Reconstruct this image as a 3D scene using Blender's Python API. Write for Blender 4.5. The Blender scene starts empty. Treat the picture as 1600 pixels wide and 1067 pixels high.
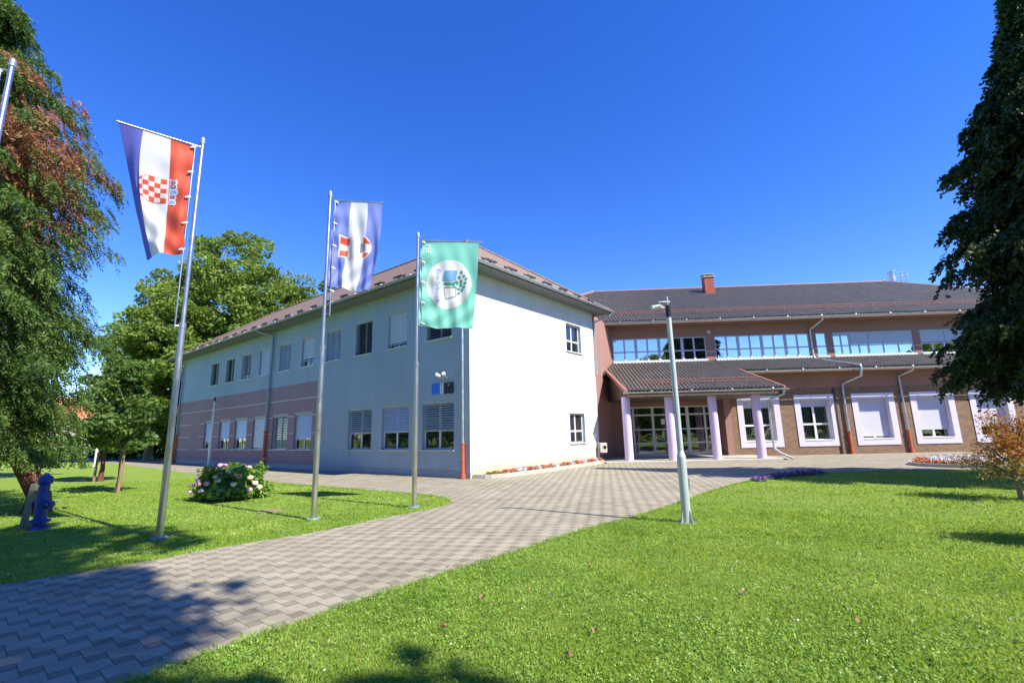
import bpy, bmesh, math, random
import numpy as np
from mathutils import Vector, Matrix
R = math.radians
random.seed(7)
rng = np.random.default_rng(11)
scene = bpy.context.scene

# ------------------------------------------------------------------ camera, sky, sun, exposure
PITCH, ROLL, CAMH = R(10.935), R(-1.404), 1.6
cam_d = bpy.data.cameras.new('camera'); cam = bpy.data.objects.new('camera', cam_d)
scene.collection.objects.link(cam); scene.camera = cam
cam_d.sensor_width = 36.0; cam_d.lens = 741.8 / 1600 * 36.0
cam_d.clip_start = 0.05; cam_d.clip_end = 3000
_F = Vector((0, math.cos(PITCH), math.sin(PITCH))); _x = Vector((1, 0, 0)); _u = _x.cross(_F)
_X = math.cos(ROLL) * _x + math.sin(ROLL) * _u; _U = -math.sin(ROLL) * _x + math.cos(ROLL) * _u
mw = Matrix((( _X.x, _U.x, -_F.x, 0), (_X.y, _U.y, -_F.y, 0), (_X.z, _U.z, -_F.z, CAMH), (0, 0, 0, 1)))
cam.matrix_world = mw

SUN_EL = R(46.0); SUN_AZ = R(125.9)           # azimuth clockwise from +Y
SUN = Vector((math.sin(SUN_AZ) * math.cos(SUN_EL), math.cos(SUN_AZ) * math.cos(SUN_EL), math.sin(SUN_EL)))
world = bpy.data.worlds.new('World'); scene.world = world; world.use_nodes = True
wn = world.node_tree; wn.nodes.clear()
sky = wn.nodes.new('ShaderNodeTexSky'); sky.sky_type = 'NISHITA'; sky.sun_disc = False
sky.sun_elevation = SUN_EL; sky.sun_rotation = SUN_AZ
sky.altitude = 800; sky.air_density = 1.0; sky.dust_density = 0.0; sky.ozone_density = 4.0
hs = wn.nodes.new('ShaderNodeHueSaturation'); hs.inputs['Saturation'].default_value = 1.3; hs.inputs['Value'].default_value = 1.25
hs.inputs['Hue'].default_value = 0.52
bg = wn.nodes.new('ShaderNodeBackground'); bg.inputs['Strength'].default_value = 0.125
wo = wn.nodes.new('ShaderNodeOutputWorld')
wn.links.new(sky.outputs[0], hs.inputs['Color']); wn.links.new(hs.outputs[0], bg.inputs[0]); wn.links.new(bg.outputs[0], wo.inputs[0])
sun_d = bpy.data.lights.new('sun', 'SUN'); sun_d.energy = 5.0; sun_d.angle = R(0.5); sun_d.color = (1.0, 0.93, 0.80)
sun = bpy.data.objects.new('sun', sun_d); scene.collection.objects.link(sun)
sun.rotation_euler = SUN.to_track_quat('Z', 'Y').to_euler(); sun.location = (20, -20, 40)
scene.view_settings.view_transform = 'Standard'; scene.view_settings.look = 'None'
scene.view_settings.exposure = 0.95; scene.view_settings.gamma = 1.0
scene.cycles.use_adaptive_sampling = True
scene.cycles.max_bounces = 6; scene.cycles.transparent_max_bounces = 8

# ------------------------------------------------------------------ materials
def newmat(name):
    m = bpy.data.materials.new(name); m.use_nodes = True
    return m, m.node_tree, m.node_tree.nodes['Principled BSDF']
def mathn(nt, op, a, b=None, c=None, clamp=False):
    n = nt.nodes.new('ShaderNodeMath'); n.operation = op; n.use_clamp = clamp
    for i, v in enumerate((a, b, c)):
        if v is None: continue
        if isinstance(v, (int, float)): n.inputs[i].default_value = v
        else: nt.links.new(v, n.inputs[i])
    return n.outputs[0]
def mixc(nt, f, a, b, mode='MIX'):
    n = nt.nodes.new('ShaderNodeMix'); n.data_type = 'RGBA'; n.blend_type = mode
    if isinstance(f, (int, float)): n.inputs[0].default_value = f
    else: nt.links.new(f, n.inputs[0])
    for i, v in ((6, a), (7, b)):
        if isinstance(v, (tuple, list)): n.inputs[i].default_value = (*v[:3], 1)
        else: nt.links.new(v, n.inputs[i])
    return n.outputs[2]
def noise(nt, scale, detail=4, rough=.6, vec=None):
    n = nt.nodes.new('ShaderNodeTexNoise'); n.inputs['Scale'].default_value = scale
    n.inputs['Detail'].default_value = detail; n.inputs['Roughness'].default_value = rough
    if vec is None:
        g = nt.nodes.new('ShaderNodeNewGeometry'); vec = g.outputs['Position']
    nt.links.new(vec, n.inputs['Vector']); return n.outputs['Fac']
def ramp(nt, f, stops):
    n = nt.nodes.new('ShaderNodeValToRGB'); e = n.color_ramp.elements
    while len(e) < len(stops): e.new(0.5)
    for i, (p, c) in enumerate(stops):
        e[i].position = p; e[i].color = (*c[:3], 1) if isinstance(c, (tuple, list)) else (c, c, c, 1)
    nt.links.new(f, n.inputs[0]); return n.outputs[0]
def bump(nt, b, h, dist=.01, strength=1.0):
    n = nt.nodes.new('ShaderNodeBump'); n.inputs['Distance'].default_value = dist; n.inputs['Strength'].default_value = strength
    nt.links.new(h, n.inputs['Height']); nt.links.new(n.outputs[0], b.inputs['Normal'])
def M(name, col, rough=.6, metal=0.0, var=.12, vscale=3.0, bmp=0, bscale=60, spec=None):
    m, nt, b = newmat(name)
    b.inputs['Roughness'].default_value = rough; b.inputs['Metallic'].default_value = metal
    if spec is not None: b.inputs['Specular IOR Level'].default_value = spec
    if var > 0:
        f = noise(nt, vscale, 5, .65)
        lo = tuple(c * (1 - var) for c in col); hi = tuple(min(1, c * (1 + var)) for c in col)
        c = ramp(nt, f, [(.3, lo), (.7, hi)]); nt.links.new(c, b.inputs['Base Color'])
        if metal > .3:
            r = ramp(nt, f, [(.3, rough * .8), (.7, min(1, rough * 1.3))]); nt.links.new(r, b.inputs['Roughness'])
    else: b.inputs['Base Color'].default_value = (*col, 1)
    if bmp: bump(nt, b, noise(nt, bscale, 4, .7), bmp)
    return m
def leafmat(name, lo, mid, hi, trans=.25, scale=1.2, rough=.55):
    m, nt, b = newmat(name)
    n1 = noise(nt, scale, 3, .6); n2 = noise(nt, 9.0, 2, .5)
    f = mathn(nt, 'ADD', mathn(nt, 'MULTIPLY', n1, .55), mathn(nt, 'MULTIPLY', n2, .45))
    c = ramp(nt, f, [(.34, lo), (.5, mid), (.66, hi)])
    nt.links.new(c, b.inputs['Base Color']); b.inputs['Roughness'].default_value = rough
    b.inputs['Specular IOR Level'].default_value = .35
    t = nt.nodes.new('ShaderNodeBsdfTranslucent'); nt.links.new(mixc(nt, .5, c, (hi[0] * 1.6, hi[1] * 1.6, hi[2] * .6)), t.inputs[0])
    mx = nt.nodes.new('ShaderNodeMixShader'); mx.inputs[0].default_value = trans
    nt.links.new(b.outputs[0], mx.inputs[1]); nt.links.new(t.outputs[0], mx.inputs[2])
    nt.links.new(mx.outputs[0], nt.nodes['Material Output'].inputs['Surface'])
    return m

def render_wall(name, col, stain=None):      # rough rendered plaster with rain wear
    m, nt, b = newmat(name)
    g = nt.nodes.new('ShaderNodeNewGeometry')
    mp = nt.nodes.new('ShaderNodeMapping'); mp.inputs['Scale'].default_value = (1.3, 1.3, .18)
    nt.links.new(g.outputs['Position'], mp.inputs['Vector'])
    n1 = noise(nt, 1.0, 5, .65, mp.outputs[0]); n2 = noise(nt, .5, 4, .6)
    f = mathn(nt, 'ADD', mathn(nt, 'MULTIPLY', n1, .5), mathn(nt, 'MULTIPLY', n2, .5))
    c = ramp(nt, f, [(.35, tuple(x * .86 for x in col)), (.6, col)])
    if stain:
        sep = nt.nodes.new('ShaderNodeSeparateXYZ'); nt.links.new(g.outputs['Position'], sep.inputs[0])
        z = mathn(nt, 'MULTIPLY_ADD', noise(nt, 1.5, 3), .9, mathn(nt, 'MULTIPLY', sep.outputs['Z'], -1.0))
        z = mathn(nt, 'ADD', z, .55)
        k = ramp(nt, z, [(0.05, 0.0), (.75, 1.0)])
        c = mixc(nt, k, c, stain)
    nt.links.new(c, b.inputs['Base Color']); b.inputs['Roughness'].default_value = .92
    b.inputs['Specular IOR Level'].default_value = .2
    bump(nt, b, noise(nt, 38, 6, .8), .02, 1.0)
    return m

mt = {}
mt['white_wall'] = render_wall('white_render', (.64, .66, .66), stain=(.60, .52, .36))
mt['shaded_wall'] = render_wall('shaded_render', (.39, .49, .56))  # end wall's render with this side's shade worked into a darker, bluer colour
mt['mauve'] = render_wall('mauve_render', (.40, .27, .29))
mt['line'] = M('line_paint', (.66, .62, .62), .8)
mt['plinth'] = M('plinth_paint', (.33, .37, .40), .8, bmp=.004)
mt['pink'] = render_wall('pink_render', (.34, .195, .165))
mt['lilac'] = M('lilac_paint', (.62, .50, .74), .55, var=.05, bmp=.002)
mt['surround'] = M('pale_lilac_paint', (.60, .57, .68), .6, var=.05)
mt['frame_grey'] = M('grey_frame', (.42, .47, .56), .4, var=.04)
mt['frame_pale'] = M('pale_frame', (.62, .66, .68), .45, var=.05)
mt['sill'] = M('pale_sill', (.74, .76, .80), .4, .1, var=.05)
mt['zinc'] = M('zinc', (.50, .55, .58), .38, .75, var=.18, vscale=5)
mt['zinc_dull'] = M('zinc_dull', (.30, .36, .40), .55, .3, var=.2, vscale=5)
mt['orange'] = M('red_oxide', (.52, .11, .045), .5, .0, var=.2)
mt['tile'] = None
mt['ridge'] = M('ridge_red', (.27, .125, .10), .7, var=.15)
mt['brown_metal'] = M('brown_metal', (.055, .035, .03), .6, .1)
mt['rust_rail'] = M('rust_rail', (.30, .10, .055), .7, .1, var=.25, vscale=8)
mt['chimney'] = M('chimney_red', (.30, .075, .05), .85, var=.2, bmp=.01, bscale=20)
mt['concrete'] = M('concrete', (.42, .40, .35), .9, var=.15, bmp=.004)
mt['steel'] = M('steel', (.62, .58, .54), .3, .95, var=.06)
mt['lamp_paint'] = M('lamp_paint', (.50, .55, .57), .45, .3, var=.08)
mt['black'] = M('black_plastic', (.012, .012, .014), .4, var=.1)
mt['white'] = M('white_plastic', (.78, .79, .78), .4, var=.03)
mt['blind_box'] = M('blind_box_paint', (.40, .44, .45), .7)
mt['slat'] = M('blind_slat', (.62, .64, .66), .42, .35, var=.06)
mt['slat_dark'] = M('blind_slat_dark', (.20, .22, .24), .45, .35, var=.1)
mt['slat_light'] = M('blind_slat_light', (.66, .67, .66), .5, .1, var=.05)
mt['shutter'] = M('roller_shutter', (.52, .52, .62), .5, var=.04)
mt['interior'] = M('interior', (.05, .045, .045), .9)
mt['curtain'] = M('curtain', (.85, .86, .84), .9)
mt['paper'] = M('paper', (.8, .8, .78), .8, var=0)
mt['blue_sign'] = M('blue_sign', (.03, .16, .75), .35, var=.1)
mt['soil'] = M('soil', (.075, .055, .04), .95, bmp=.02, bscale=25)
mt['bark'] = M('bark', (.10, .065, .05), .95, var=.35, vscale=6, bmp=.03, bscale=18)
mt['bark_red'] = M('bark_red', (.13, .05, .035), .95, var=.35, vscale=6, bmp=.03, bscale=14)
mt['bark_pale'] = M('bark_pale', (.22, .19, .15), .9, var=.3, vscale=5, bmp=.01)
mt['stake'] = M('stake_wood', (.26, .17, .11), .85, var=.2)
mt['hydrant'] = M('hydrant_blue', (.01, .045, .20), .42, 0, var=.15, vscale=10)
mt['red_paint'] = M('red_paint', (.35, .04, .03), .5)
mt['board'] = M('weathered_board', (.20, .22, .16), .9, var=.25)
mt['terracotta'] = M('terracotta_tiles', (.52, .16, .08), .8, var=.35, vscale=1.6)
mt['house_wall'] = M('house_wall', (.5, .46, .4), .9)

def glass(name, tint, refl, trans, rough=.02):   # coated pane: mirror film over see-through or dark pane
    m, nt, b = newmat(name); nt.nodes.remove(b)
    gl = nt.nodes.new('ShaderNodeBsdfGlossy'); gl.inputs['Roughness'].default_value = rough
    gl.inputs['Color'].default_value = (*tint, 1)
    gn = noise(nt, 1.3, 1); bp = nt.nodes.new('ShaderNodeBump'); bp.inputs['Distance'].default_value = .004
    nt.links.new(gn, bp.inputs['Height']); nt.links.new(bp.outputs[0], gl.inputs['Normal'])
    if trans: tr = nt.nodes.new('ShaderNodeBsdfTransparent'); tr.inputs[0].default_value = (.90, .93, .92, 1)
    else: tr = nt.nodes.new('ShaderNodeBsdfDiffuse'); tr.inputs[0].default_value = (.012, .016, .02, 1)
    lw = nt.nodes.new('ShaderNodeFresnel'); lw.inputs['IOR'].default_value = 1.5
    f = mathn(nt, 'ADD', lw.outputs[0], refl, clamp=True)
    mx = nt.nodes.new('ShaderNodeMixShader'); nt.links.new(f, mx.inputs[0])
    nt.links.new(tr.outputs[0], mx.inputs[1]); nt.links.new(gl.outputs[0], mx.inputs[2])
    nt.links.new(mx.outputs[0], nt.nodes['Material Output'].inputs['Surface'])
    return m
mt['glass_mirror'] = glass('coated_glass', (.80, .86, .95), .62, False)
mt['glass_dark'] = glass('dark_glass', (.9, .95, 1), .08, False)
mt['glass_clear'] = glass('clear_glass', (.95, .97, 1), .06, True)

def axis_uv(nt, ang, off=(0, 0)):
    """world XY rotated so u runs along ang"""
    g = nt.nodes.new('ShaderNodeNewGeometry'); s = nt.nodes.new('ShaderNodeSeparateXYZ'); nt.links.new(g.outputs['Position'], s.inputs[0])
    ca, sa = math.cos(ang), math.sin(ang)
    u = mathn(nt, 'ADD', mathn(nt, 'MULTIPLY', s.outputs[0], ca), mathn(nt, 'MULTIPLY', s.outputs[1], sa))
    v = mathn(nt, 'ADD', mathn(nt, 'MULTIPLY', s.outputs[0], -sa), mathn(nt, 'MULTIPLY', s.outputs[1], ca))
    return mathn(nt, 'ADD', u, off[0]), mathn(nt, 'ADD', v, off[1]), s.outputs[2]

def paver_mat():
    m, nt, b = newmat('pavers'); a, bb = .217, .125
    u, v, _ = axis_uv(nt, R(-40.5), (50.0, 50.0))
    D = a * a + bb * bb
    # lattice coordinates  (a,bb) and (-bb,a)
    s = mathn(nt, 'ADD', mathn(nt, 'MULTIPLY', u, a / D), mathn(nt, 'MULTIPLY', v, bb / D))
    t = mathn(nt, 'ADD', mathn(nt, 'MULTIPLY', u, -bb / D), mathn(nt, 'MULTIPLY', v, a / D))
    fs, ft = mathn(nt, 'FLOOR', s), mathn(nt, 'FLOOR', t)
    rs, rt = mathn(nt, 'SUBTRACT', s, fs), mathn(nt, 'SUBTRACT', t, ft)
    ru = mathn(nt, 'SUBTRACT', mathn(nt, 'MULTIPLY', rs, a), mathn(nt, 'MULTIPLY', rt, bb))
    rv = mathn(nt, 'ADD', mathn(nt, 'MULTIPLY', rs, bb), mathn(nt, 'MULTIPLY', rt, a))
    best = None
    for i in (-1, 0, 1):
        for j in (-1, 0, 1):
            ox, oy = i * a - j * bb, i * bb + j * a
            if ox + a < -bb - .01 or ox > a + .01 or oy + a < -.01 or oy > a + bb + .01: continue
            du = mathn(nt, 'SUBTRACT', a / 2, mathn(nt, 'ABSOLUTE', mathn(nt, 'SUBTRACT', ru, ox + a / 2)))
            dv = mathn(nt, 'SUBTRACT', a / 2, mathn(nt, 'ABSOLUTE', mathn(nt, 'SUBTRACT', rv, oy + a / 2)))
            d = mathn(nt, 'MINIMUM', du, dv)
            best = d if best is None else mathn(nt, 'MAXIMUM', best, d)
    big = ramp(nt, mathn(nt, 'MULTIPLY_ADD', best, 40.0, .5), [(.46, 0.0), (.54, 1.0)])
    joint = mathn(nt, 'LESS_THAN', mathn(nt, 'ABSOLUTE', best), .0042)
    cell = nt.nodes.new('ShaderNodeTexWhiteNoise'); cell.noise_dimensions = '2D'
    cv = nt.nodes.new('ShaderNodeCombineXYZ'); nt.links.new(fs, cv.inputs[0]); nt.links.new(ft, cv.inputs[1]); nt.links.new(cv.outputs[0], cell.inputs['Vector'])
    fine = noise(nt, 90, 4, .75); wide = noise(nt, .35, 4, .6)
    base = ramp(nt, fine, [(.3, (.245, .22, .155)), (.7, (.34, .305, .225))])
    dark = ramp(nt, fine, [(.3, (.155, .135, .098)), (.7, (.22, .195, .145))])
    c = mixc(nt, big, dark, base)
    c = mixc(nt, .16, c, cell.outputs['Value'], 'OVERLAY')
    c = mixc(nt, mathn(nt, 'MULTIPLY', ramp(nt, wide, [(.35, 0.0), (.7, 1.0)]), .35), c, (.38, .35, .28))
    c = mixc(nt, mathn(nt, 'MULTIPLY', ramp(nt, noise(nt, 1.1, 6, .75), [(.52, 0.0), (.75, 1.0)]), .45), c, (.13, .115, .085))
    moss = mathn(nt, 'MULTIPLY', ramp(nt, noise(nt, 1.2, 4, .7), [(.5, 0.0), (.68, 1.0)]), .75)
    jc = mixc(nt, moss, (.13, .11, .085), (.13, .15, .05))
    c = mixc(nt, joint, c, jc)
    nt.links.new(c, b.inputs['Base Color']); b.inputs['Roughness'].default_value = .88; b.inputs['Specular IOR Level'].default_value = .25
    h = mathn(nt, 'ADD', mathn(nt, 'MULTIPLY', mathn(nt, 'SUBTRACT', 1.0, joint), .6), mathn(nt, 'MULTIPLY', fine, .35))
    bump(nt, b, h, .006, .9)
    return m
mt['paver'] = paver_mat()

def lawn_mat():
    m, nt, b = newmat('lawn')
    n1 = noise(nt, 55, 5, .8); n2 = noise(nt, .6, 4, .6); n3 = noise(nt, 6, 4, .65)
    c = ramp(nt, n1, [(.28, (.08, .15, .016)), (.5, (.20, .31, .04)), (.72, (.33, .44, .09))])
    c = mixc(nt, mathn(nt, 'MULTIPLY', ramp(nt, n2, [(.4, 0.0), (.7, 1.0)]), .35), c, (.17, .24, .045))
    c = mixc(nt, mathn(nt, 'MULTIPLY', ramp(nt, n3, [(.5, 0.0), (.8, 1.0)]), .3), c, (.05, .13, .015))
    c = mixc(nt, mathn(nt, 'MULTIPLY', ramp(nt, noise(nt, 1.7, 5, .7), [(.56, 0.0), (.72, 1.0)]), .55), c, (.27, .27, .09))
    nt.links.new(c, b.inputs['Base Color']); b.inputs['Roughness'].default_value = .85; b.inputs['Specular IOR Level'].default_value = .2
    bump(nt, b, n1, .035, 1.0)
    return m
mt['lawn'] = lawn_mat()

def brick_mat():
    m, nt, b = newmat('brown_brick')
    u, v, z = axis_uv(nt, R(-2.3), (100, 0))
    cv = nt.nodes.new('ShaderNodeCombineXYZ'); nt.links.new(mathn(nt, 'ADD', u, v), cv.inputs[0]); nt.links.new(z, cv.inputs[1])
    br = nt.nodes.new('ShaderNodeTexBrick'); nt.links.new(cv.outputs[0], br.inputs['Vector'])
    br.inputs['Scale'].default_value = 1.0; br.inputs['Brick Width'].default_value = .25; br.inputs['Row Height'].default_value = .077
    br.inputs['Mortar Size'].default_value = .008; br.inputs['Color1'].default_value = (.17, .10, .062, 1); br.inputs['Color2'].default_value = (.26, .155, .095, 1)
    br.inputs['Mortar'].default_value = (.24, .18, .13, 1)
    c = mixc(nt, .25, br.outputs[0], noise(nt, 12, 3), 'OVERLAY')
    nt.links.new(c, b.inputs['Base Color']); b.inputs['Roughness'].default_value = .85
    bump(nt, b, mathn(nt, 'SUBTRACT', 1.0, br.outputs['Fac']), .006)
    return m
mt['brick'] = brick_mat()

def tile_mat():
    m, nt, b = newmat('brown_roof_tile')
    g = nt.nodes.new('ShaderNodeNewGeometry'); s = nt.nodes.new('ShaderNodeSeparateXYZ'); nt.links.new(g.outputs['Position'], s.inputs[0])
    row = mathn(nt, 'FRACT', mathn(nt, 'MULTIPLY', s.outputs[2], 5.2))
    f = noise(nt, 3.5, 5, .7)
    c = ramp(nt, f, [(.3, (.17, .115, .085)), (.7, (.26, .185, .135))])
    c = mixc(nt, mathn(nt, 'LESS_THAN', row, .12), c, (.11, .065, .05))
    nt.links.new(c, b.inputs['Base Color']); b.inputs['Roughness'].default_value = .75
    bump(nt, b, row, .02)
    return m
mt['tile'] = tile_mat()
def corr_mat():
    m, nt, b = newmat('dark_corrugated_sheet')
    f = noise(nt, 2.2, 6, .75); f2 = noise(nt, 30, 3, .6)
    c = ramp(nt, mathn(nt, 'ADD', mathn(nt, 'MULTIPLY', f, .6), mathn(nt, 'MULTIPLY', f2, .4)), [(.35, (.16, .145, .125)), (.65, (.30, .275, .24))])
    nt.links.new(c, b.inputs['Base Color']); b.inputs['Roughness'].default_value = .7; b.inputs['Specular IOR Level'].default_value = .12
    return m
mt['corr'] = corr_mat()

def clothmat(name, col):
    m, nt, b = newmat(name)
    f = noise(nt, 4, 3)
    c = ramp(nt, f, [(.3, tuple(x * .94 for x in col)), (.7, col)])
    nt.links.new(c, b.inputs['Base Color']); b.inputs['Roughness'].default_value = .6; b.inputs['Specular IOR Level'].default_value = .3
    t = nt.nodes.new('ShaderNodeBsdfTranslucent'); nt.links.new(c, t.inputs[0])
    mx = nt.nodes.new('ShaderNodeMixShader'); mx.inputs[0].default_value = .42
    nt.links.new(b.outputs[0], mx.inputs[1]); nt.links.new(t.outputs[0], mx.inputs[2])
    nt.links.new(mx.outputs[0], nt.nodes['Material Output'].inputs['Surface'])
    return m
mt['cl_red'] = clothmat('flag_red', (.85, .13, .075)); mt['cl_white'] = clothmat('flag_white', (.88, .88, .92))
mt['cl_blue'] = clothmat('flag_blue', (.17, .19, .66)); mt['cl_blue2'] = clothmat('flag_blue_pale', (.24, .31, .78))
mt['cl_green'] = clothmat('flag_green', (.26, .72, .58)); mt['cl_sky'] = clothmat('flag_skyblue', (.22, .48, .85))
mt['cl_dgreen'] = clothmat('flag_darkgreen', (.06, .42, .32)); mt['cl_yellow'] = clothmat('flag_yellow', (.8, .6, .05))
mt['cl_grey'] = clothmat('flag_grey', (.35, .35, .50))

# ------------------------------------------------------------------ mesh helpers
rootloc = {}
def tag(o, label=None, cat=None, group=None, kind=None):
    if label: o['label'] = label
    if cat: o['category'] = cat
    if group: o['group'] = group
    if kind: o['kind'] = kind
    return o
def empty(name, loc, label=None, cat=None, group=None, rz=0):
    o = bpy.data.objects.new(name, None); scene.collection.objects.link(o); o.location = loc; o.rotation_euler = (0, 0, rz)
    o.empty_display_size = .2
    rootloc[o.name] = Vector(loc); tag(o, label, cat, group); return o
def link_mesh(name, me, parent=None):
    o = bpy.data.objects.new(name, me); scene.collection.objects.link(o)
    if parent is not None: o.parent = parent; rootloc[o.name] = rootloc.get(parent.name, Vector((0, 0, 0)))
    else: rootloc[o.name] = Vector((0, 0, 0))
    return o
class MB:
    def __init__(s): s.v = []; s.f = []; s.m = []; s.mi = 0
    def add(s, vs, fs, mi=None):
        b = len(s.v); s.v += [tuple(v) for v in vs]
        for f in fs: s.f.append(tuple(b + i for i in f)); s.m.append(s.mi if mi is None else mi)
        return s
    def quad(s, a, b, c, d, mi=None): return s.add([a, b, c, d], [(0, 1, 2, 3)], mi)
    def hexa(s, p, mi=None):   # 8 corners: bottom ring 0-3, top ring 4-7
        return s.add(p, [(3, 2, 1, 0), (4, 5, 6, 7), (0, 1, 5, 4), (1, 2, 6, 5), (2, 3, 7, 6), (3, 0, 4, 7)], mi)
    def box(s, x0, x1, y0, y1, z0, z1, mi=None, F=None):
        P = (lambda x, y, z: (x, y, z)) if F is None else F.p
        return s.hexa([P(x0, y0, z0), P(x1, y0, z0), P(x1, y1, z0), P(x0, y1, z0), P(x0, y0, z1), P(x1, y0, z1), P(x1, y1, z1), P(x0, y1, z1)], mi)
    def tube(s, pts, rad, n=10, cap=True, mi=None):
        pts = [Vector(p) for p in pts]
        if not isinstance(rad, (list, tuple)): rad = [rad] * len(pts)
        rad = [float(r) for r in rad]
        rings = []; prev = None
        for i, p in enumerate(pts):
            if i == 0: d = pts[1] - p
            elif i == len(pts) - 1: d = p - pts[i - 1]
            else:
                d = (pts[i + 1] - p).normalized() + (p - pts[i - 1]).normalized()
                if d.length < 1e-6: d = pts[i + 1] - pts[i - 1]
            if d.length < 1e-9: d = prev[2].copy()
            d.normalize()
            if prev is None:
                h = Vector((0, 0, 1)) if abs(d.z) < .9 else Vector((1, 0, 0)); a = d.cross(h).normalized()
            else:
                a = prev[0] - d * prev[0].dot(d); a.normalize()
            b = d.cross(a); prev = (a, b, d)
            rings.append([p + rad[i] * (math.cos(2 * math.pi * k / n) * a + math.sin(2 * math.pi * k / n) * b) for k in range(n)])
        vs = [q for r in rings for q in r]; fs = []
        for i in range(len(rings) - 1):
            for k in range(n): fs.append((i * n + k, i * n + (k + 1) % n, (i + 1) * n + (k + 1) % n, (i + 1) * n + k))
        if cap: fs.append(tuple(range(n))[::-1]); fs.append(tuple((len(rings) - 1) * n + k for k in range(n)))
        return s.add(vs, fs, mi)
    def lathe(s, c, prof, n=20, mi=None):   # prof = [(r,z)...]
        return s.tube([(c[0], c[1], c[2] + z) for r, z in prof], [max(r, 1e-4) for r, z in prof], n, True, mi)
    def build(s, name, mats, parent=None, smooth=False, recalc=True, bevel=0):
        off = rootloc.get(parent.name, Vector((0, 0, 0))) if parent is not None else Vector((0, 0, 0))
        me = bpy.data.meshes.new(name)
        me.from_pydata([(x - off.x, y - off.y, z - off.z) for x, y, z in s.v], [], s.f)
        if not isinstance(mats, (list, tuple)): mats = [mats]
        for m in mats: me.materials.append(m)
        me.polygons.foreach_set('material_index', s.m)
        if recalc:
            bm = bmesh.new(); bm.from_mesh(me); bmesh.ops.recalc_face_normals(bm, faces=bm.faces); bm.to_mesh(me); bm.free()
        if smooth:
            me.polygons.foreach_set('use_smooth', [True] * len(me.polygons))
        me.update(); o = link_mesh(name, me, parent)
        if smooth:
            try:
                md = o.modifiers.new('es', 'EDGE_SPLIT'); md.split_angle = R(40)
            except Exception: pass
        if bevel:
            md = o.modifiers.new('bv', 'BEVEL'); md.width = bevel; md.segments = 2; md.limit_method = 'ANGLE'
        return o
def np_mesh(name, V, nper, mats, mi=None, parent=None):
    """V: (N*nper,3) array, N separate faces of nper vertices"""
    off = rootloc.get(parent.name, Vector((0, 0, 0))) if parent is not None else Vector((0, 0, 0))
    V = np.asarray(V, dtype=np.float32) - np.array(off, dtype=np.float32); N = len(V) // nper
    me = bpy.data.meshes.new(name); me.vertices.add(len(V)); me.vertices.foreach_set('co', V.ravel())
    me.loops.add(len(V)); me.loops.foreach_set('vertex_index', np.arange(len(V), dtype=np.int32))
    me.polygons.add(N); me.polygons.foreach_set('loop_start', np.arange(0, len(V), nper, dtype=np.int32))
    me.polygons.foreach_set('loop_total', np.full(N, nper, dtype=np.int32))
    if not isinstance(mats, (list, tuple)): mats = [mats]
    for m in mats: me.materials.append(m)
    if mi is not None: me.polygons.foreach_set('material_index', np.asarray(mi, dtype=np.int32))
    me.update(calc_edges=True); return link_mesh(name, me, parent)
class Frame:
    def __init__(s, o, S, D): s.o = Vector(o); s.S = Vector(S); s.D = Vector(D)
    def p(s, a, d, z): q = s.o + s.S * a + s.D * d; return (q.x, q.y, q.z + z)
def copy_tree(o, parent=None):
    c = o.copy(); scene.collection.objects.link(c); c.parent = parent
    for ch in [x for x in scene.collection.objects if x.parent == o]: copy_tree(ch, c)
    return c

ANG = R(141.3)
A = Vector((math.cos(ANG), math.sin(ANG), 0)); B = Vector((math.cos(ANG - math.pi / 2), math.sin(ANG - math.pi / 2), 0))
C0 = Vector((-1.65, 18.02, 0))
W = Frame(C0, A, B)                   # wing: s along the long facade, d inward
E = Frame(C0, B, A)                   # end wall: s along end wall, d inward (along A)
mA = R(-2.3); mS = Vector((math.cos(mA), math.sin(mA), 0)); mD = Vector((-mS.y, mS.x, 0))
Mf = Frame(Vector((14.96, 27.7, 0)) - mS * 15, mS, mD)   # main block: s along facade, d inward from brick face

# ------------------------------------------------------------------ ground
def sheet(name, pts, z, mat):
    bm = bmesh.new(); vs = [bm.verts.new((x, y, z)) for x, y in pts]; f = bm.faces.new(vs)
    if f.normal.z < 0: f.normal_flip()
    bmesh.ops.triangulate(bm, faces=[f]); me = bpy.data.meshes.new(name); bm.to_mesh(me); bm.free(); me.materials.append(mat)
    o = link_mesh(name, me); tag(o, kind='structure'); return o
sheet('lawn', [(-900, -300), (900, -300), (900, 1200), (-900, 1200)], 0, mt['lawn'])
def smooth_poly(pts, it=2):
    for _ in range(it):
        q = [pts[0]]
        for i in range(len(pts) - 1):
            a, b = pts[i], pts[i + 1]
            q += [(a[0] * .75 + b[0] * .25, a[1] * .75 + b[1] * .25), (a[0] * .25 + b[0] * .75, a[1] * .25 + b[1] * .75)]
        q.append(pts[-1]); pts = q
    return pts
left_edge = smooth_poly([(-14.5, -3.0), (-6.12, 6.02), (-5.12, 6.83), (-4.62, 7.61), (-3.43, 8.76), (-2.67, 10.06), (-1.9, 10.95), (-1.55, 11.7), (-1.75, 12.7), (-2.7, 13.75), (-4.87, 15.28), (-9.26, 18.47), (-14.17, 22.52), (-26.5, 34.2), (-46.0, 50.2)])
right_edge = smooth_poly([(-7.5, -3.0), (-2.75, 3.45), (-2.28, 4.2), (-1.82, 4.74), (-1.4, 5.37), (-.18, 6.74), (1.05, 8.27), (2.25, 9.37), (3.33, 10.63), (5.53, 13.4), (7.06, 14.93), (8.4, 16.1), (10.25, 16.9), (12.5, 17.05), (15.98, 17.0), (17.6, 16.9), (45, 15.5)])
farside = [(45, 40), (-10, 40), (-26.5, 41.5), (-50, 58)]
PAVE = left_edge + farside[::-1] + right_edge[::-1]
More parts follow.
